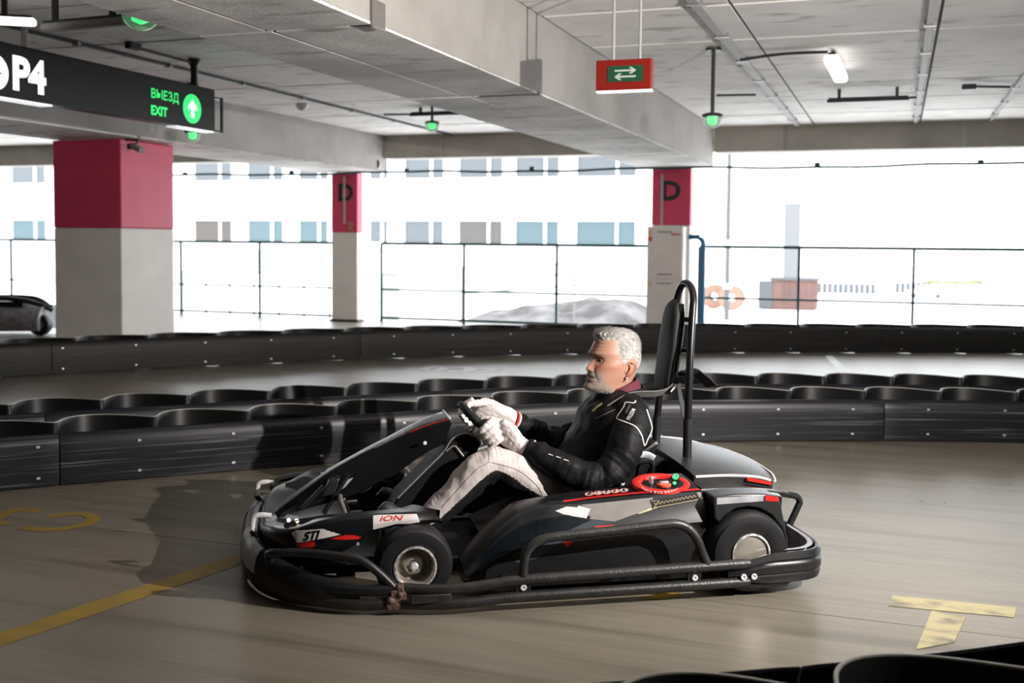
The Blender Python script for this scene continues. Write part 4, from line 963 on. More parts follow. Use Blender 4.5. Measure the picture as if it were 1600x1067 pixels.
decal('side_decal', [[(925, 812), (960, 816), (905, 829), (838, 872), (815, 880), (803, 878), (830, 862), (890, 828)]], bp, M['kblue'], pd, off=.0020)
decal('side_decal', [[(930, 822), (960, 820), (954, 825), (926, 829)]], bp, M['kred'], pd, off=.0028)
decal('side_decal', [[(879, 847), (896, 846), (885, 855)]], bp, M['kred'], pd, off=.0028)
decal('side_decal', [[(995, 803), (1016, 794), (1020, 796), (999, 803)]], bp, M['kgold'], pd, off=.0028)
decal('sticker', [[(1015, 782), (1087, 771), (1093, 781), (1020, 796)]], bp, M['kblack'], pd, off=.0026)
zz = [(1022+k*3.1, 788.5-k*.62+(1.7 if k % 2 else -1.7)) for k in range(22)]
decal('sticker_script', stroke2d(zz, .9)+stroke2d([(1019, 795), (1090, 781.5)], .8)+stroke2d([(1018, 784), (1030, 783), (1022, 793)], .9), bp, M['kgold'], pd, off=.0038)
decal('rear_panel', [[(1088, 770), (1109, 768), (1110, 778), (1094, 781)]], bp, M['kgrey'], pd, off=.0024)
decal('red_line', stroke2d([(880, 784.5), (930, 778), (1000, 771), (1060, 768), (1108, 764)], 2.6), bp, M['kred'], pd, off=.0034)
for k in range(5):
    cx, cy = 921+k*13.5, 773-k*1.45
    decal('round_sticker', [ell(cx, cy, 7.8, 3.5, -.1, 20)], bp, M['kred'], pd, off=.0030); decal('round_sticker', [ell(cx, cy, 6.6, 2.8, -.1, 20)], bp, M['kwhite'], pd, off=.0036)
    decal_text('lettering', 'OITSA'[k], (cx-2.6, cy+2.2), (6.5, -.6), (.8, -6), bp, M['kblack' if k % 2 == 0 else 'kred'], pd, bold=.06, off=.0046)
# fuel cap surround, wraps pod deck and engine cover corner
cap = [K(x, y, .45) for x, y in ((1030, 759),)][0]
cz = .345; cc = V(cap.x, .45, cz)
b = MB(); rr = []
for k in range(36):
    a = 2*PI*k/36; ca, sa = math.cos(a), math.sin(a)
    def P_(ru, rv, z): return V(cc.x-.008+ru*ca, .452+rv*sa, z-rv*sa*.14)
    rr.append([q_+V(0, 0, .004) for q_ in (P_(.108, .096, .330), P_(.106, .094, .342), P_(.100, .089, .345), P_(.080, .072, .345), P_(.077, .069, .343), P_(.070, .062, .318))])
b.loft(rr, closed=False, cap=False, loop=True); fr = kb(b, 'filler_ring', M['kred'])
b = MB(); b.add([V(cc.x-.008+.075*math.cos(a), .452+.067*math.sin(a), .337-.0094*math.sin(a)) for a in [2*PI*k/30 for k in range(30)]], [tuple(range(30))]); kb(b, 'filler_well', M['consoleb'], fr, fix=False)
b = MB(); b.lathe([(.0, .010), (.022, .010), (.026, .007), (.026, 0)], (cc.x-.012, .465, .338), (0, 0, 1), 20); kb(b, 'filler_cap', M['korange'], fr)
b = MB(); b.box((cc.x-.012, .465, .351), (.034, .010, .010)); b.lathe([(.009, .0), (.009, .022), (0, .024)], (cc.x+.022, .425, .340), (0, 0, 1), 10); kb(b, 'cap_grip', M['steelgrey'], fr, bevel=.003)
bf = bvh_of([fr])
vs, fs = text_tris('PUSH TO START', 0, .02); wmax = max(v[0] for v in vs); vv = []
for x, y in vs:
    t = x/wmax; a = math.radians(158-126*t); rx, ry = 33.5-y*3.2, 13.2-y*3.0
    vv.append((1032+rx*math.cos(a)+1, 757.5+ry*math.sin(a)))
decal('lettering', None, bvh_of([fr, pd]), M['kwhite'], fr, off=.0034, pre=(vv, fs))
# ---- engine cover in tiers
def cover(name, mt, x0, x1, w0, w1, zf, zr, drop, crown, rear_cut, nx=12, ny=15):
    b = MB(); rings = []
    for i in range(nx):
        t = i/(nx-1); x = x0+(x1-x0)*t; w = w0+(w1-w0)*t**2.2; z = zf+(zr-zf)*t**rear_cut
        top = [V(x-.05*t*(1-(abs(-1+2*j/(ny-1)))**2.5), w*(-1+2*j/(ny-1)), z+crown*(1-abs(-1+2*j/(ny-1))**2.4)) for j in range(ny)]
        rings.append([V(x, -w+.004, z-drop), V(x, -w-.001, z-.006)]+top+[V(x, w+.001, z-.006), V(x, w-.004, z-drop)])
    b.loft(rings); return kb(b, name, mt, smooth=38)
ec = cover('engine_cover', M['glossgrey'], .105, -.215, .40, .37, .356, .315, .05, .02, 2.6)
eb = cover('engine_body', M['kblack'], .11, -.20, .50, .48, .330, .285, .16, .0, 2.5)
be_ = bvh_of([ec])
b = MB(); b.tube([V(p.x, p.y, p.z) for p in cr([(.10, .402, .352), (0, .397, .352), (-.08, .39, .347), (-.15, .382, .338), (-.205, .372, .322)], 5)], .005, 6); b.tube(cr([(-.225, .37, .318), (-.262, .25, .322), (-.278, 0, .326), (-.262, -.25, .322), (-.225, -.37, .318)], 6), .005, 6); b.tube(cr([(.10, -.402, .352), (0, -.397, .352), (-.08, -.39, .347), (-.15, -.382, .338), (-.225, -.37, .318)], 5), .005, 6)
kb(b, 'cover_edge', M['kwhite'], ec)
b = MB(); b.prism([(-.10, .400, .343), (-.205, .378, .316), (-.205, .378, .306), (-.10, .400, .331)], (0, .004, 0)); kb(b, 'red_flash', M['kred'], ec, smooth=0)
bbt = bvh_of([fr, pd, eb, ec])
for px, py, r in ((1056, 747, 4.8), (1054, 757, 2.8)):
    decal('button_ring', [ell(px, py, r*1.3, r*1.2, 0, 18)], bbt, M['kblack'], fr, off=.004); decal('start_button', [ell(px, py, r, r*.9, 0, 18)], bbt, M['green_led'], fr, off=.006)
# second tier lip
b = MB(); b.tube(cr([(.12, .505, .327), (0, .50, .326), (-.12, .492, .318), (-.20, .485, .302), (-.225, .47, .298)], 5), .0055, 6); kb(b, 'cover_lip', M['glossgrey'], eb)
# rear fenders
for s in (1, -1):
    ou = [(.128, .336), (.05, .342), (-.05, .339), (-.112, .328), (-.122, .30), (-.135, .24), (-.150, .17), (-.152, .118), (-.139, .118)]
    inn = [(-.137, .17), (-.122, .22), (-.09, .262), (-.045, .288), (0, .297), (.045, .291), (.085, .268), (.105, .245), (.122, .26)]
    b = MB(); b.prism([V(x, s*.64, z) for x, z in ou+inn], (0, -s*.10, 0)); fe = kb(b, 'rear_fender', M['glossgrey'], bevel=.009, bseg=3, smooth=45)
    b = MB(); b.prism([V(x, s*.54, z-.012) for x, z in ou[:5]]+[V(-.122, s*.54, .2), V(.125, s*.54, .26)], (0, -s*.10, 0)); kb(b, 'inner_fender', M['kblack'], fe, bevel=.006)
    if s > 0:
        b = MB(); b.add([V(x, .6412, z) for x, z in ((.115, .332), (-.055, .335), (-.055, .314), (.115, .309))], [(0, 1, 2, 3)]); kb(b, 'fender_decal', M['bumper_light'], fe, smooth=0)
        b = MB(); b.add([V(x, .6412, z) for x, z in ((-.062, .335), (-.108, .326), (-.112, .31), (-.062, .315))], [(0, 1, 2, 3)]); kb(b, 'fender_decal', M['kred'], fe, smooth=0)
# ---- rear bumper band
def band(path, zf, r_out=.02):
    b = MB(); rr = []
    P = cr(path, 5); 
    for i, p in enumerate(P):
        t = P[min(i+1, len(P)-1)]-P[max(i-1, 0)]; t.normalize(); n = V(t.y, -t.x, 0)
        if n.dot(V(p.x-.2, p.y, 0)) < 0: n = -n
        z0, z1 = zf(i/(len(P)-1)); h = z1-z0
        prof = [(-.016, 1), (-.008, 1.01), (0, .96), (.004, .80), (-.002, .74), (-.001, .68), (.006, .62), (.006, .38), (-.001, .32), (.003, .22), (-.002, .04), (-.010, 0), (-.016, .02)]
        rr.append([V(p.x, p.y, z0+h*k)+n*a for a, k in prof])
    b.loft(rr); return b
pth = [(.095, .70, 0), (.0, .712, 0), (-.12, .71, 0), (-.22, .69, 0), (-.275, .63, 0), (-.298, .52, 0), (-.305, .3, 0), (-.307, 0, 0)]
pth = pth+[(x, -y, 0) for x, y, z in reversed(pth[:-1])]
def zf(t):
    t = min(t, 1-t)*2; k = min(1, t/.22); return (.060-.014*k, .105+.045*k)
rb = kb(band(pth, zf), 'rear_bumper', M['kpod'], smooth=40)
b = MB(); rr = []
P = cr([(x*.975+.006 if x < -.2 else x, y*.955, 0) for x, y, z in pth[2:-2]], 4)
for p in P: rr.append([V(p.x, p.y, .150), V(p.x+.012, p.y*.97, .148), V(p.x+.014, p.y*.965, .06)])
b.loft(rr, closed=False, cap=False); kb(b, 'bumper_liner', M['bumper_light'], rb)
for s in (1, -1):
    for x in (.045, .008):
        b = MB(); b.lathe([(.0105, 0), (.0105, .005), (.006, .006), (.005, .001), (0, .001)], (x, s*.714, .078), (0, s, 0), 16); kb(b, 'bolt', M['chrome'], rb)
    b = MB(); b.prism([V(.09, s*.70, .05), V(.0, s*.70, .03), (V(-.12, s*.70, .032)), V(-.14, s*.70, .05)], (0, -s*.03, 0)); kb(b, 'bumper_foot', M['kpod'], rb, bevel=.004)
    g = [(-.17, .42, .285), (-.20, .40, .283), (-.285, .36, .262), (-.325, .35, .250), (-.335, .35, .232), (-.330, .35, .215), (-.28, .35, .11), (-.268, .35, .085)]
    b = MB(); b.tube(cr([(x, s*y, z) for x, y, z in g], 4), .0125, 12); kb(b, 'rear_hoop', M['kdark'])
b = MB(); b.tube([(-.25, -.4, .16), (-.25, .4, .16)], .014, 8); b.box((-.2, .2, .14), (.08, .1, .1)); b.box((-.2, -.2, .14), (.1, .2, .1)); kb(b, 'rear_crossbar', M['kblack'])
b = MB(); b.box((.0, 0, .22), (.28, .34, .16)); kb(b, 'engine_block', M['kdark'], bevel=.02)
# ---- seat
st = [(.84, .16, .10, .0), (.70, .19, .10, .05), (.52, .205, .11, .10), (.36, .21, .14, .14), (.26, .215, .22, .15), (.20, .215, .31, .13), (.165, .205, .39, .08), (.15, .19, .43, .04)]
rings = []
for x, w, z, wall in st:
    tx, tz = (0, 1) if x > .3 else (1, .35)
    pr = []
    for k in range(15):
        u = -1+2*k/14; lift = wall*max(0, (abs(u)-.55)/.45)**1.3
        pr.append(V(x+lift*(tx if x < .3 else 0)*.9, w*u*(1+.0*lift), z+lift*(1 if x > .3 else .25)))
    rings.append(pr+[p-V(.008 if x < .3 else 0, 0, .008) for p in reversed(pr)])
b = MB(); b.loft(rings); se = kb(b, 'seat', M['kmatte'], smooth=50)
for s in (1, -1):
    g = [K(x, y, .23) for x, y in ((958, 752), (965, 738), (978, 727), (1000, 722), (1014, 720), (1020, 728), (1018, 745))]
    b = MB(); b.tube([V(p.x, s*p.y, p.z) for p in cr(g, 4)], .010, 8); kb(b, 'seat_rail', M['kblack'], se)
    b = MB(); g = [K(x, y, .21) for x, y in ((975, 720), (990, 712), (1010, 710), (1022, 716))]; b.tube([V(p.x, s*p.y, p.z) for p in cr(g, 4)], [(.013, .006)]*13, 8); kb(b, 'seat_flange', M['bumper_light'], se)
c = K(972, 755, .235); b = MB(); b.lathe([(.009, -.01), (.009, .004), (.004, .008), (0, .008)], c, (0, 1, 0), 12); kb(b, 'bolt', M['chrome'], se)
b = MB(); b.prism([K(1018, 728, .12), K(1036, 716, .12), K(1060, 727, .12), K(1052, 738, .12), K(1025, 745, .12)], (0, -.24, 0)); kb(b, 'seat_support', M['kblack'], se, bevel=.004)
# ---- roll hoop and head restraint
g = [K(1073, 735, .15), K(1075, 650, .147), K(1078, 560, .135), K(1082, 490, .105), K(1083.5, 465, .088), K(1080, 449, .06), K(1073, 443, .02), K(1066, 445, -.02), K(1060, 458, -.06), K(1054, 485, -.085), K(1040, 560, -.125), K(1029, 630, -.14), K(1024, 712, -.15)]
P = cr(g, 5); b = MB(); b.tube(P, .0145, 14); rh = kb(b, 'roll_hoop', M['kblack'])
b = MB(); b.tube([K(1073.5, 733, .15), K(1074.5, 655, .147)], .0175, 14); b.tube([K(1024, 710, -.15), K(1027, 650, -.142)], .0175, 14); kb(b, 'hoop_socket', M['kdark'], rh)
for y in (500, 548, 585):
    x = 1079-(y-500)*.05; b = MB(); b.tube([K(x, y, .10), K(x-16, y-2, .04)], .010, 8); kb(b, 'pad_bracket', M['kdark'], rh)
# pad: long tapered cushion leaning back, seen edge-on
rings = []
N_ = 22
for i in range(N_):
    t = i/(N_-1); yy = 468+t*(613-468)
    xf = interp(yy, [466, 480, 500, 540, 590, 613], [1058, 1046, 1041, 1036.5, 1030, 1030])
    xb = interp(yy, [466, 480, 500, 540, 590, 613], [1061, 1064, 1065, 1059, 1052, 1047])
    a, c = K(xf, yy, .03), K(xb, yy, .03); sw_ = interp(t, [0, .04, .15, .5, 1], [.02, .05, .072, .085, .078])
    cn = (a+c)/2; hx = (a.x-c.x)/2*.75
    rings.append([V(cn.x+hx*math.copysign(abs(math.cos(q))**.7, math.cos(q)), sw_*math.copysign(abs(math.sin(q))**.8, math.sin(q)), cn.z) for q in [2*PI*k/20 for k in range(20)]])
b = MB(); b.loft(rings); hp = kb(b, 'head_restraint', M['pad'], smooth=60)
b = MB(); rr = [[V(p.x-.022 if k in range(5, 16) else p.x-.02, p.y*.86, p.z) for k, p in enumerate(r)] for r in rings[1:-4]]
b.loft(rr); kb(b, 'pad_shell', M['kblack'], hp)
# ---- harness
def strap(name, path, w, mt='strap', n=5, wd=V(0, 1, 0)):
    P = cr(path, n); b = MB(); rr = []
    for i, p in enumerate(P):
        t = P[min(i+1, len(P)-1)]-P[max(i-1, 0)]; t.normalize(); s_ = (wd-t*wd.dot(t)).normalized(); u = t.cross(s_)
        rr.append([p+s_*w/2+u*.0015, p-s_*w/2+u*.0015, p-s_*w/2-u*.0015, p+s_*w/2-u*.0015])
    b.loft(rr); return kb(b, name, M[mt], smooth=40)
SN = V(0, .80, .6).normalized()
strap('harness_strap', [K(950, 636, .13), K(966, 626, .135), K(984, 617.5, .13), K(1004, 615.5, .12), K(1024, 615, .10), K(1040, 611, .08), K(1052, 601, .075)], .042, 'strap_grey', wd=SN)
strap('harness_strap', [K(940, 622, -.13), K(965, 610, -.12), K(990, 606, -.11), K(1020, 603, -.10), K(1045, 600, -.08)], .045, wd=V(0, .9, -.4).normalized())
strap('harness_tail', [K(1060, 600, .06), K(1064, 625, .06), K(1070, 652, .065)], .05, wd=V(.6, .8, 0).normalized())
strap('harness_tail', [K(1072, 582, .0), K(1085, 582, -.02), K(1100, 592, -.03), K(1112, 604, -.05)], .055, wd=V(.1, .8, .55).normalized())
strap('harness_tail', [K(1050, 590, .06), K(1060, 584, .05), K(1075, 582, .03)], .05, wd=V(.1, .8, .55).normalized())
b = MB(); b.tube([K(1048, 612, .10), K(1057, 602, .10)], .003, 6); kb(b, 'buckle', M['chrome'])

# ================================================================== THE DRIVER
pn = tag(empty('person', KO, KANG), 'grey-haired man in black race jacket and light trousers seated driving the kart', 'person')
def pb(mb, name, mt, parent=None, **kw): return mb.build(name, mt, parent or pn, **kw)
def remesh(mb, name, vox, mats, parent=None, sm=4, disp=None, classify=None, fac=.5):
    t = mb.build('tmp', mats[0] if isinstance(mats, list) else mats, None, smooth=0)
    md = t.modifiers.new('r', 'REMESH'); md.mode = 'VOXEL'; md.voxel_size = vox
    if sm: s_ = t.modifiers.new('s', 'SMOOTH'); s_.iterations = sm; s_.factor = fac
    dg = bpy.context.evaluated_depsgraph_get(); me = bpy.data.meshes.new_from_object(t.evaluated_get(dg)); bpy.data.objects.remove(t)
    me.name = name; me.materials.clear()
    for mt in (mats if isinstance(mats, list) else [mats]): me.materials.append(mt)
    if disp:
        N = [v.normal.copy() for v in me.vertices]
        for v, n in zip(me.vertices, N): v.co += n*disp(v.co, n)
    if classify:
        for p in me.polygons: p.material_index = classify(p.center, p.normal)
    me.shade_smooth(); o = bpy.data.objects.new(name, me); COL.objects.link(o); o.parent = parent or pn
    return o
def PX(x, z):                               # where a point of the middle plane sits, as (column, row): only for reading the tables below
    w = KO+KF*x+V(0, 0, z); q = CAMM.to_3x3().transposed() @ (w-CAM); return CX+F*q.x/-q.z, CY-(F*q.y/-q.z-SHY*1600)
rows = [(516, 948, 972, .016), (518, 939, 981, .034), (522, 932, 989, .050), (528, 928, 994, .062), (536, 925.5, 997, .069), (544, 921.5, 998.5, .0735), (550, 919, 999, .0755), (556, 921, 999, .0765), (564, 921, 998, .0755), (571, 919.5, 996, .073), (578, 917, 993, .0695), (584, 915, 990.5, .066), (590, 913.5, 988, .062), (596, 910.5, 986.5, .057), (602, 908.5, 986, .053), (606, 911, 986, .051), (609, 919, 986, .052), (612, 934, 986, .054), (618, 943, 987, .057), (628, 945, 989, .060), (640, 943, 995, .068), (655, 932, 998, .10), (700, 905, 990, .14), (755, 868, 950, .15)]
ry = [r[0] for r in rows]
ys_ = [516, 516.6, 517.4, 518.4]+list(np.arange(519.5, 616, 1.0))+[618, 622, 628, 634, 640, 648, 655, 675, 700, 730, 755]
NT = 128
def gz(a, b, s): return math.exp(-((a-b)/s)**2)
def headrow(y):
    xf = interp(y, ry, [r[1] for r in rows]); xb = interp(y, ry, [r[2] for r in rows]); w = interp(y, ry, [r[3] for r in rows])
    a, c = K(xf, y, 0), K(xb, y, 0); cx = (a.x*.45+c.x*.55); z0, z1 = a.z, c.z; out = []
    for k in range(NT):
        th = 2*PI*k/NT; ct, st_ = math.cos(th), math.sin(th); front = ct > 0
        n = 2.15 if front else 2.5; rx = (a.x-cx) if front else (cx-c.x)
        e = 2/n; x = cx+rx*math.copysign(abs(ct)**e, ct); v = w*math.copysign(abs(st_)**e, st_)
        av = abs(v); f = max(0, min(1, (ct-.05)/.3)) if y < 612 else 0
        if f > 0:
            d = interp(y, [552, 558, 563, 568, 572, 575.5, 578.5, 581], [0, .0015, .008, .017, .0245, .022, .008, 0])*math.exp(-(v/interp(y, [552, 563, 572, 580], [.006, .0075, .0115, .013]))**2)
            d += .0045*gz(av, .0125, .005)*gz(y, 575.5, 2.6)
            d -= .0115*gz(av, .030, .014)*gz(y, 560.5, 4.6)
            d += .0062*gz(av, .026, .022)*gz(y, 551.5, 3.0)
            d += .003*gz(av, .043, .016)*gz(y, 570, 6)
            m_ = math.exp(-(v/.024)**4)
            d += m_*(-.0065*gz(y, 587.2, 1.2)+.0055*gz(y, 583.0, 2.4)+.0050*gz(y, 590.6, 1.6)-.0045*gz(y, 594.6, 1.9)+.003*gz(y, 601, 4))
            d -= .0032*gz(av, .018+.0011*max(0, y-574), .0035)*(1 if 573 < y < 591 else gz(y, 582, 8))
            d -= .0022*gz(av, .034, .008)*gz(y, 567.0, 1.6)
            d -= .0012*gz(y, 541, 1.0)+.0012*gz(y, 536, 1.0)
            d += .0022*gz(av, .030, .013)*gz(y, 556.8, 1.6)
            x += d*f*(1 if ct > .3 else ct/.3)
            v += math.copysign(.004*gz(av, .06, .02)*gz(y, 569, 7), v)*f
        z = z0+(z1-z0)*(a.x-x)/max(1e-6, (a.x-c.x))
        out.append((V(x, v, z), y, ct))
    return out
HG = [headrow(y) for y in ys_]
HC = V(K(964, 560, 0).x, 0, 0); HANG = math.radians(16)
def turn(o, neck=False):
    za, zb = K(945, 632, 0).z, K(945, 606, 0).z
    for v in o.data.vertices:
        k = max(0, min(1, (v.co.z-za)/(zb-za))) if neck else 1
        if k > 0: v.co = Matrix.Rotation(HANG*k, 3, 'Z') @ (v.co-HC)+HC
b = MB(); b.loft([[p for p, _, _ in r] for r in HG], True, True)
nh = len(b.v)
# ears
for s in (1, -1):
    def EP(px, py, o): p = K(px-8, py, .07); return V(p.x, s*o, p.z)
    b.tube(cr([EP(977, 578, .064), EP(978, 571, .071), EP(983, 566.5, .078), EP(989.5, 567.5, .084), EP(992, 573, .086), EP(990.5, 580, .083), EP(986, 587, .077), EP(981.5, 592, .072), EP(978, 590.5, .068)], 5), .0032, 8)
    b.loft([[EP(977, 590, .063), EP(978, 579, .066), EP(980, 570, .070), EP(988, 569, .078), EP(990, 575, .080), EP(987, 583, .076), EP(982, 591, .070)], [EP(977, 590, .05), EP(978, 579, .055), EP(980, 570, .058), EP(986, 569, .06), EP(987, 575, .062), EP(985, 583, .06), EP(981, 591, .055)]])
    b.tube(cr([EP(980, 584, .076), EP(984, 578, .078), EP(984.5, 572, .080), EP(982, 570, .076)], 4), .0022, 6)
    b.sphere(EP(977.5, 581, .069), .0042, n=8)
hm = bpy.data.materials.new('skin'); hm.use_nodes = True; nt = hm.node_tree; bs = nt.nodes['Principled BSDF']
at_ = nt.nodes.new('ShaderNodeAttribute'); at_.attribute_name = 'tone'; nt.links.new(at_.outputs['Color'], bs.inputs['Base Color']); bs.inputs['Roughness'].default_value = .48
bs.inputs['Subsurface Weight'].default_value = .06; bs.inputs['Subsurface Radius'].default_value = (.012, .005, .003)
nn = nt.nodes.new('ShaderNodeTexNoise'); nn.inputs['Scale'].default_value = 160; tcn = nt.nodes.new('ShaderNodeTexCoord'); nt.links.new(tcn.outputs['Object'], nn.inputs[0]); bpn = nt.nodes.new('ShaderNodeBump'); bpn.inputs['Strength'].default_value = .25; bpn.inputs['Distance'].default_value = .002
nt.links.new(nn.outputs[0], bpn.inputs['Height']); nt.links.new(bpn.outputs[0], bs.inputs['Normal'])
body = b.build('body', hm, pn, smooth=180, fix=False)
bmf = bmesh.new(); bmf.from_mesh(body.data); bmesh.ops.recalc_face_normals(bmf, faces=bmf.faces); bmf.to_mesh(body.data); bmf.free()
def inpoly(x, y, P):
    c = False; j = len(P)-1
    for i in range(len(P)):
        if (P[i][1] > y) != (P[j][1] > y) and x < (P[j][0]-P[i][0])*(y-P[i][1])/(P[j][1]-P[i][1])+P[i][0]: c = not c
        j = i
    return c
def pdist(x, y, P):
    d = 1e9
    for i in range(len(P)):
        a, c = Vector(P[i-1]), Vector(P[i]); q = Vector((x, y)); t = max(0, min(1, (q-a).dot(c-a)/max(1e-9, (c-a).length_squared))); d = min(d, (q-(a+(c-a)*t)).length)
    return d
M['beardm'] = mat('beard_grey', (.25, .235, .215), .6, spec=.2, var=.3, vscale=60)
BEARD = [(895, 577), (916, 577), (924, 579.5), (927, 586), (930, 594), (937, 601), (948, 607), (944, 614), (915, 616), (895, 606)]
SK = V(.30, .158, .108); BE = V(.20, .18, .16); LIP = V(.20, .085, .07); BROW = V(.13, .10, .08); RED = V(.33, .125, .088)
ca = body.data.color_attributes.new('tone', 'FLOAT_COLOR', 'POINT')
for i, v in enumerate(body.data.vertices):
    px, py = PX(v.co.x, v.co.z); c = SK.copy(); av = abs(v.co.y)
    nz = noise.noise(v.co*45)*.5+noise.noise(v.co*110)*.5
    c = c.lerp(RED, max(0, min(.7, .7*gz(py, 571, 7)*gz(px, 930, 16)+.25*nz)))
    if i >= nh: c = c.lerp(RED, .6)
    d = pdist(px, py, BEARD); ins = inpoly(px, py, BEARD); k = min(1, (.5+d/9)) if ins else max(0, .5-d/9)
    c = c.lerp(BE*(1+.6*nz), k*.72)
    if 585.5 < py < 592 and av < .021 and px < 922: c = LIP.copy()
    if av > .011 and av < .052: c = c.lerp(BROW, .75*gz(py, 550.5+(av-.03)*25, 1.6))
    if av > .014 and av < .046: c = c.lerp(V(.20, .09, .06), .6*gz(py, 561, 4))
    ca.data[i].color = (*c, 1)
turn(body, True)
HEADP = []
# eyes
for s in (1, -1):
    c = K(930.4, 561.0, 0); c = V(c.x-.0005, s*.030, c.z); b = MB(); b.sphere(c, .0115, n=18); e_ = pb(b, 'eye', M['eye']); turn(e_)
    d = V(1, s*.06-.12, -.22).normalized(); b = MB(); b.lathe([(.0, .0121), (.003, .0118), (.0056, .0106)], c, d, 16); turn(pb(b, 'iris', M['iris'], e_))
    b = MB(); b.tube(cr([c+V(.006, -s*.012, .001), c+V(.0108, -s*.005, .0045), c+V(.0112, s*.002, .0047), c+V(.0075, s*.009, .0030), c+V(.002, s*.013, -.001)], 4), .0017, 8); turn(pb(b, 'eyelid', mat('eyelid_skin', (.30, .14, .10), .5), e_))
c = K(964, 588, 0)
b = MB(); b.tube([V(c.x+.0055*math.cos(a), .074+.001*math.sin(a), c.z-.002+.0055*math.sin(a)) for a in [2*PI*k/16 for k in range(16)]], .0011, 8, closed=True); b.sphere((c.x+.004, .075, c.z-.008), .0024, n=8)
turn(pb(b, 'earring', M['chrome']))
# hair: a shell over the scalp and combed strands
HAIR = [(922, 531.5), (934, 530), (946, 528), (950, 530), (951, 538), (950, 548), (953, 558), (956, 569), (962, 567), (966, 560), (974, 559), (982, 564), (984, 577), (980, 589), (1020, 592), (1020, 500), (915, 500), (915, 528)]
b = MB(); idx = {}; vs = []; roots = []
for j, r in enumerate(HG):
    if r[0][1] > 592: break
    for k, (p, y, ct) in enumerate(r):
        px, py = PX(p.x, p.z); wob = 2.2*noise.noise(V(px*.35, py*.35, 7)); px += wob; py += wob; d = pdist(px, py, HAIR)
        ins = inpoly(px, py, HAIR)
        if not ins and d > 1.3: continue
        cen = V(K(962, 550, 0).x, 0, K(962, 550, 0).z); n = (p-cen).normalized()
        lift = (min(1, d/7) if ins else 0)
        top = max(0, min(1, (548-py)/24)); front = gz(px, 930, 12)*top
        clump = noise.noise(V(p.x*55, p.y*120, p.z*55))*.5+noise.noise(V(p.x*120, p.y*260, p.z*120))*.5
        th = lift*(.0030+.0065*top+.0095*front+.0045*clump*(.30+top))-.0004
        idx[(j, k)] = len(vs); vs.append(p+n*th)
        if ins: roots.append((p+n*(th-.001), n, top, front))
fs = []
for (j, k) in idx:
    q = [(j, k), (j, (k+1) % NT), (j+1, (k+1) % NT), (j+1, k)]
    if all(t in idx for t in q): fs.append(tuple(idx[t] for t in q))
b.add(vs, fs)
crown = [idx[(0, k)] for k in range(NT) if (0, k) in idx]
if len(crown) == NT: b.f.append(tuple(crown)); b.m.append(0)
random.seed(11)
for q in range(7000):
    p, n, top, front = random.choice(roots); p = p+V(random.uniform(-1, 1), random.uniform(-1, 1), random.uniform(-1, 1))*.0018
    dr = V(-1.0, .25*p.y/.07, -.9+1.0*top+.7*front)+V(random.uniform(-.35, .35), random.uniform(-.35, .35), random.uniform(-.3, .3))
    dr = (dr-n*dr.dot(n)).normalized(); L_ = random.uniform(.007, .012)+.014*top*random.random(); w = n.cross(dr)*random.uniform(.0006, .0013)
    p1 = p+dr*L_*.5+n*(.0014+.0016*top); p2 = p+dr*L_+n*(.0006+.003*random.random()*top)
    b.add([p-w, p+w, p1+w*.8, p1-w*.8, p2], [(0, 1, 2, 3), (3, 2, 4)])
hr = pb(b, 'hair', M['hair'], smooth=180, fix=False); turn(hr)
b = MB(); brd = []
for r in HG:
    for p, y, ct in r:
        if 576 < y < 612 and (ct > -.2):
            px, py = PX(p.x, p.z)
            if inpoly(px, py, BEARD) and not (585.8 < y < 592 and abs(p.y) < .021): brd.append(p)
cen = V(K(950, 590, 0).x, 0, K(950, 590, 0).z)
for q in range(2600):
    p = random.choice(brd); n = (p-cen).normalized(); p = p+V(random.uniform(-1, 1), random.uniform(-1, 1), random.uniform(-1, 1))*.0012
    d = (n*.7+V(.1, 0, -.8)+V(random.uniform(-.4, .4), random.uniform(-.4, .4), random.uniform(-.3, .2))).normalized(); w = n.cross(d).normalized()*.0005
    b.add([p-w-n*.0005, p+w-n*.0005, p+d*random.uniform(.003, .006)], [(0, 1, 2)])
turn(pb(b, 'beard', M['beardm'], smooth=180, fix=False))
# ---- jacket
b = MB(); rings = []
sp = [(890, 778, .105, .170), (903, 752, .122, .178), (918, 728, .124, .182), (935, 700, .128, .190), (948, 672, .126, .205), (957, 651, .116, .212), (965, 635, .094, .190), (972, 623, .072, .130), (978, 614, .060, .080)]
cs_ = cr([K(a, c, 0) for a, c, *_ in sp], 4); ds_ = cr([V(h, w, 0) for *_, h, w in sp], 4)
for i, (c, d) in enumerate(zip(cs_, ds_)):
    t = cs_[min(i+1, len(cs_)-1)]-cs_[max(i-1, 0)]; t.normalize(); u = V(t.z, 0, -t.x)
    rings.append([c+u*d.x*math.copysign(abs(math.cos(a))**.85, math.cos(a))+V(0, d.y*math.copysign(abs(math.sin(a))**.9, math.sin(a)), 0) for a in [2*PI*k/32 for k in range(32)]])
b.loft(rings)
slv = {1: [(975, 641, .12, .072), (988, 652, .165, .078), (985, 680, .215, .072), (970, 712, .245, .066), (948, 742, .26, .062), (925, 748, .262, .060), (895, 738, .25, .056), (862, 722, .222, .050), (838, 709, .192, .043), (823, 701, .172, .040)],
       -1: [(960, 630, -.12, .070), (950, 640, -.19, .072), (925, 662, -.245, .064), (893, 683, -.27, .058), (868, 688, -.262, .055), (840, 676, -.235, .048), (815, 664, -.19, .042), (800, 656, -.165, .038)]}
for s, L_ in slv.items():
    P = cr([K(a, c, v) for a, c, v, r in L_], 5); R_ = [q.x for q in cr([V(r, 0, 0) for *_, r in L_], 5)]
    b.tube(P, R_, 20)
arms = {s: cr([K(a, c, v) for a, c, v, r in L_], 5) for s, L_ in slv.items()}
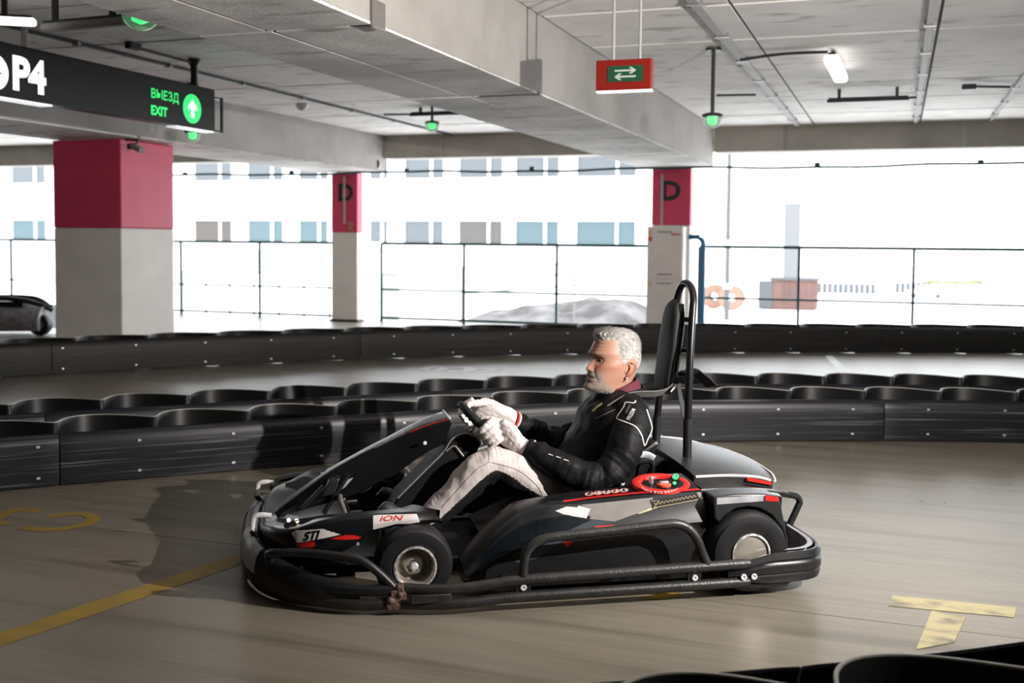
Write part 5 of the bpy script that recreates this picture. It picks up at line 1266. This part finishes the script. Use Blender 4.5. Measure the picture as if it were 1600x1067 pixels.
def jdisp(p, n):
    best = 9; bi = 0; bs = 1
    for s, P in arms.items():
        for i in range(0, len(P), 2):
            d = (P[i]-p).length
            if d < best: best, bi, bs = d, i, s
    P = arms[bs]; t = (P[min(bi+2, len(P)-1)]-P[max(bi-2, 0)]).normalized(); q = p-P[bi]; al = bi/len(P)+q.dot(t)*2
    k = max(0, min(1, (.10-best)/.03))
    w = k*(.0100*math.sin(al*46+2.0*noise.noise(p*14)+q.dot(V(.3, .8, .5))*26)*max(0, noise.noise(p*7)+.45)*gz(al, .62, .33))
    w += .0075*noise.noise(V(p.x*9, p.y*7, p.z*16))+.0040*noise.noise(p*24)
    return w
jk = remesh(b, 'jacket', .0062, M['jacket'], sm=4, disp=jdisp)
bj = bvh_of([jk])
op = [(992, 626.5), (993.4, 628), (989, 630), (978, 629), (975, 636), (965, 651), (966.5, 655.5), (984, 662), (992, 666), (997, 671), (1003, 682), (1006.5, 696), (1011.5, 686), (1018, 670), (1015, 655.5), (1010, 640)]
decal('shoulder_piping', stroke2d(cr(op, 3), 1.7), bj, M['piping'], jk, off=.0025)
decal_text('lettering', 'FREEM', (984.5, 657.5), (3.2, -6.2), (-8.5, -2.5), bj, M['piping'], jk, shear=.0, bold=.02, off=.003)
decal_text('lettering', 'RACING', (980, 646), (1.7, -3.4), (-4.5, -1.6), bj, M['kgrey'], jk, bold=.02, off=.003)
for px, py in ((861, 710.5), (873, 714.5), (885, 719)): decal('cuff_mark', [[(px-4, py-1.6), (px+3, py+.8), (px+3.4, py+2.2), (px-4, py)]], bj, M['piping'], jk, off=.003)
decal('chest_mark', [[(925, 642), (934, 634), (941, 630), (942, 632), (934, 638), (928, 644)]], bj, M['kgold'], jk, off=.003)
decal('chest_mark', stroke2d([(931, 654), (962, 640)], 1.0)[:1], bj, M['kgrey'], jk, off=.003)
def ringtube(name, mt, pts, r, parent=None, n=8):
    b = MB(); b.tube(cr(pts, 4, closed=True), r, n, closed=True); return pb(b, name, mt, parent)
# collars
def band_loft(name, mt, low, top, w0, w1, th, parent=None, tip=0):
    rr = []
    for k in range(40):
        a = 2*PI*k/40; ct, s_ = math.cos(a), math.sin(a)
        l0, l1 = K(low[0][0], low[0][1], 0), K(low[1][0], low[1][1], 0); t0, t1 = K(top[0][0], top[0][1], 0), K(top[1][0], top[1][1], 0)
        lc, lr = (l0+l1)/2, (l0-l1)/2; tc, tr = (t0+t1)/2, (t0-t1)/2
        A_ = lc+lr*ct+V(0, w0*s_, 0); B_ = tc+tr*ct+V(0, w1*s_, 0); out = V(ct, s_, 0)*th
        rr.append([A_+out, A_.lerp(B_, .5)+out*1.2, B_+out*.8, B_, B_-out*.4, A_-out*.4])
    b = MB(); b.loft(rr, True, False, loop=True); return pb(b, name, mt, parent, smooth=60)
band_loft('shirt_collar', M['maroon'], ((937, 619), (1000, 607)), ((939.5, 611), (994, 590)), .070, .063, .004)
band_loft('jacket_collar', M['jacket'], ((925, 629), (1010, 617)), ((933, 615.5), (1005, 602.5)), .088, .074, .006, jk)
# ---- trousers
b = MB(); legs = {}
for s, L_ in {1: [(905, 778, .085, .100), (868, 765, .12, .088), (828, 745, .15, .078), (795, 731, .166, .070), (770, 727, .17, .066), (748, 737, .168, .066), (720, 763, .158, .061), (694, 789, .148, .054), (668, 811, .14, .048)],
              -1: [(900, 775, -.085, .100), (850, 757, -.125, .085), (800, 742, -.14, .072), (765, 734, -.135, .064), (742, 738, -.13, .062), (715, 758, -.13, .056), (692, 778, -.13, .05), (672, 790, -.13, .045)]}.items():
    P = cr([K(a, c, v) for a, c, v, r in L_], 5); R_ = [q.x for q in cr([V(r, 0, 0) for *_, r in L_], 5)]; b.tube(P, R_, 24); legs[s] = P
b.sphere(K(905, 778, 0), .12, (1, 1.3, .8), 20)
def nearleg(p):
    P = legs[1] if p.y > 0 else legs[-1]; i = min(range(len(P)), key=lambda j: (P[j]-p).length_squared)
    t = (P[min(i+1, len(P)-1)]-P[max(i-1, 0)]).normalized(); return P, i, t
def tdisp(p, n):
    P, i, t = nearleg(p); q = p-P[i]; al = i/len(P)+q.dot(t)*2.5; up = V(-t.z, 0, t.x); up = up if up.z > 0 else -up
    fan = .0105*math.sin(al*34+q.dot(up)*55+2.4*noise.noise(p*11))*max(0, .55+noise.noise(p*6))*gz(al, .60, .26)
    return fan+.0060*noise.noise(V(p.x*15, p.y*7, p.z*8))+.002*noise.noise(p*32)
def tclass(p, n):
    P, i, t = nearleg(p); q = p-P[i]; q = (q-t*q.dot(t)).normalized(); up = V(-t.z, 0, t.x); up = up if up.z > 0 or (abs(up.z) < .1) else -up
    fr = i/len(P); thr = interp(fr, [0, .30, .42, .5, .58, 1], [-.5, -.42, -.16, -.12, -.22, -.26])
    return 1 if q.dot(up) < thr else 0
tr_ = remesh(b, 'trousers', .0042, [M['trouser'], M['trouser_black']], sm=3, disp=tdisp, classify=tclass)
bt_ = bvh_of([tr_])
decal('seam', stroke2d(cr([(765, 722), (790, 728), (815, 738), (840, 760), (848, 775)], 4), .8)+stroke2d(cr([(764, 700), (763, 722), (745, 733), (715, 765), (690, 793)], 4), .7), bt_, M['kgrey'], tr_, off=.0012)
# ---- shoes
for s, L_ in {1: [(672, 824, .14), (656, 826, .14), (630, 815, .14), (605, 798, .14), (596, 790, .14)], -1: [(672, 802, -.13), (655, 803, -.13), (628, 790, -.13), (602, 774, -.13), (594, 767, -.13)]}.items():
    b = MB(); b.tube(cr([K(*q) for q in L_], 4), [(r, r*.9) for r in [q.x for q in cr([V(r, 0, 0) for r in (.036, .042, .038, .034, .022)], 4)]], 16); sh = pb(b, 'shoe', M['shoe'], smooth=180)
    b = MB(); b.tube([K(x+4, y+14, v) for x, y, v in L_[1:4]], [(.006, .036)]*3, 10); pb(b, 'sole', M['strap'], sh)
# ---- gloved hands gripping the ring
def hand(s, a0, wrist, cuff):
    g = WC+E2*s*WR*math.cos(a0)+E1*WR*math.sin(a0); o_ = (E2*s*math.cos(a0)+E1*math.sin(a0)); a_ = (E1*math.cos(a0)-E2*s*math.sin(a0)); m_ = EN
    def L(a, o, m): return g+a_*a+o_*o+m_*m
    b = MB(); fr_ = [(.038, .0112, 1.0), (.0128, .0118, 1.06), (-.0122, .0114, 1.0), (-.036, .0102, .88)]
    for a, r, k in fr_:
        b.tube(cr([L(a, .026, .050), L(a, .036*k, .028), L(a, .038*k, .004), L(a*.97, .027*k, -.018), L(a*.94, .004, -.0275*k), L(a*.92, -.012, -.022*k)], 4), [r*1.12]*8+[r]*8+[r*.95]*5, 12)
    kc = L(0, .020, .046); wv = (wrist-kc); wd = wv.normalized()
    P = [kc-wd*.006, kc+wd*.014, kc+wd*.038, kc+wd*.065, wrist-wd*.012, wrist+wd*.02, cuff]
    side = (a_-wd*a_.dot(wd)).normalized(); nrm = wd.cross(side)
    W_ = [.041, .047, .049, .045, .038, .037, .038]; T_ = [.015, .021, .025, .027, .029, .031, .034]
    PP = cr(P, 3); WW = [q.x for q in cr([V(w, 0, 0) for w in W_], 3)]; TT = [q.x for q in cr([V(w, 0, 0) for w in T_], 3)]
    b.loft([[p+side*w*math.copysign(abs(math.cos(q))**.8, math.cos(q))+nrm*t*math.copysign(abs(math.sin(q))**.8, math.sin(q)) for q in [2*PI*k/20 for k in range(20)]] for p, w, t in zip(PP, WW, TT)])
    tb = kc+wd*.05+side*.024
    b.tube(cr([tb, tb-wd*.022+side*.012-o_*.008, L(.050, -.008, .030), L(.052, -.012, .016), L(.046, -.016, .0)], 4), [.017]*4+[.0145]*4+[.0118]*4+[.011]*5, 12)
    def gd(p, n): return .0016*noise.noise(p*60)+.0008*noise.noise(p*150)
    h = remesh(b, 'glove', .0024, M['glove'], sm=4, disp=gd)
    cw = (cuff-wrist).normalized(); e = cw.orthogonal().normalized(); f_ = cw.cross(e)
    b = MB(); b.tube([cuff+cw*.000+(e*math.cos(q)+f_*math.sin(q))*.036 for q in [2*PI*k/20 for k in range(20)]], .0042, 8, closed=True); pb(b, 'cuff_band', M['maroon_band'], h)
    b = MB(); b.tube([cuff+cw*.008+(e*math.cos(q)+f_*math.sin(q))*.0375 for q in [2*PI*k/20 for k in range(20)]], .0042, 8, closed=True); pb(b, 'cuff_band', M['glove'], h)
    return h
hand(1, .02, K(808, 693, .155), K(826, 702, .172))
hand(-1, .30, K(786, 648, -.150), K(802, 657, -.166))
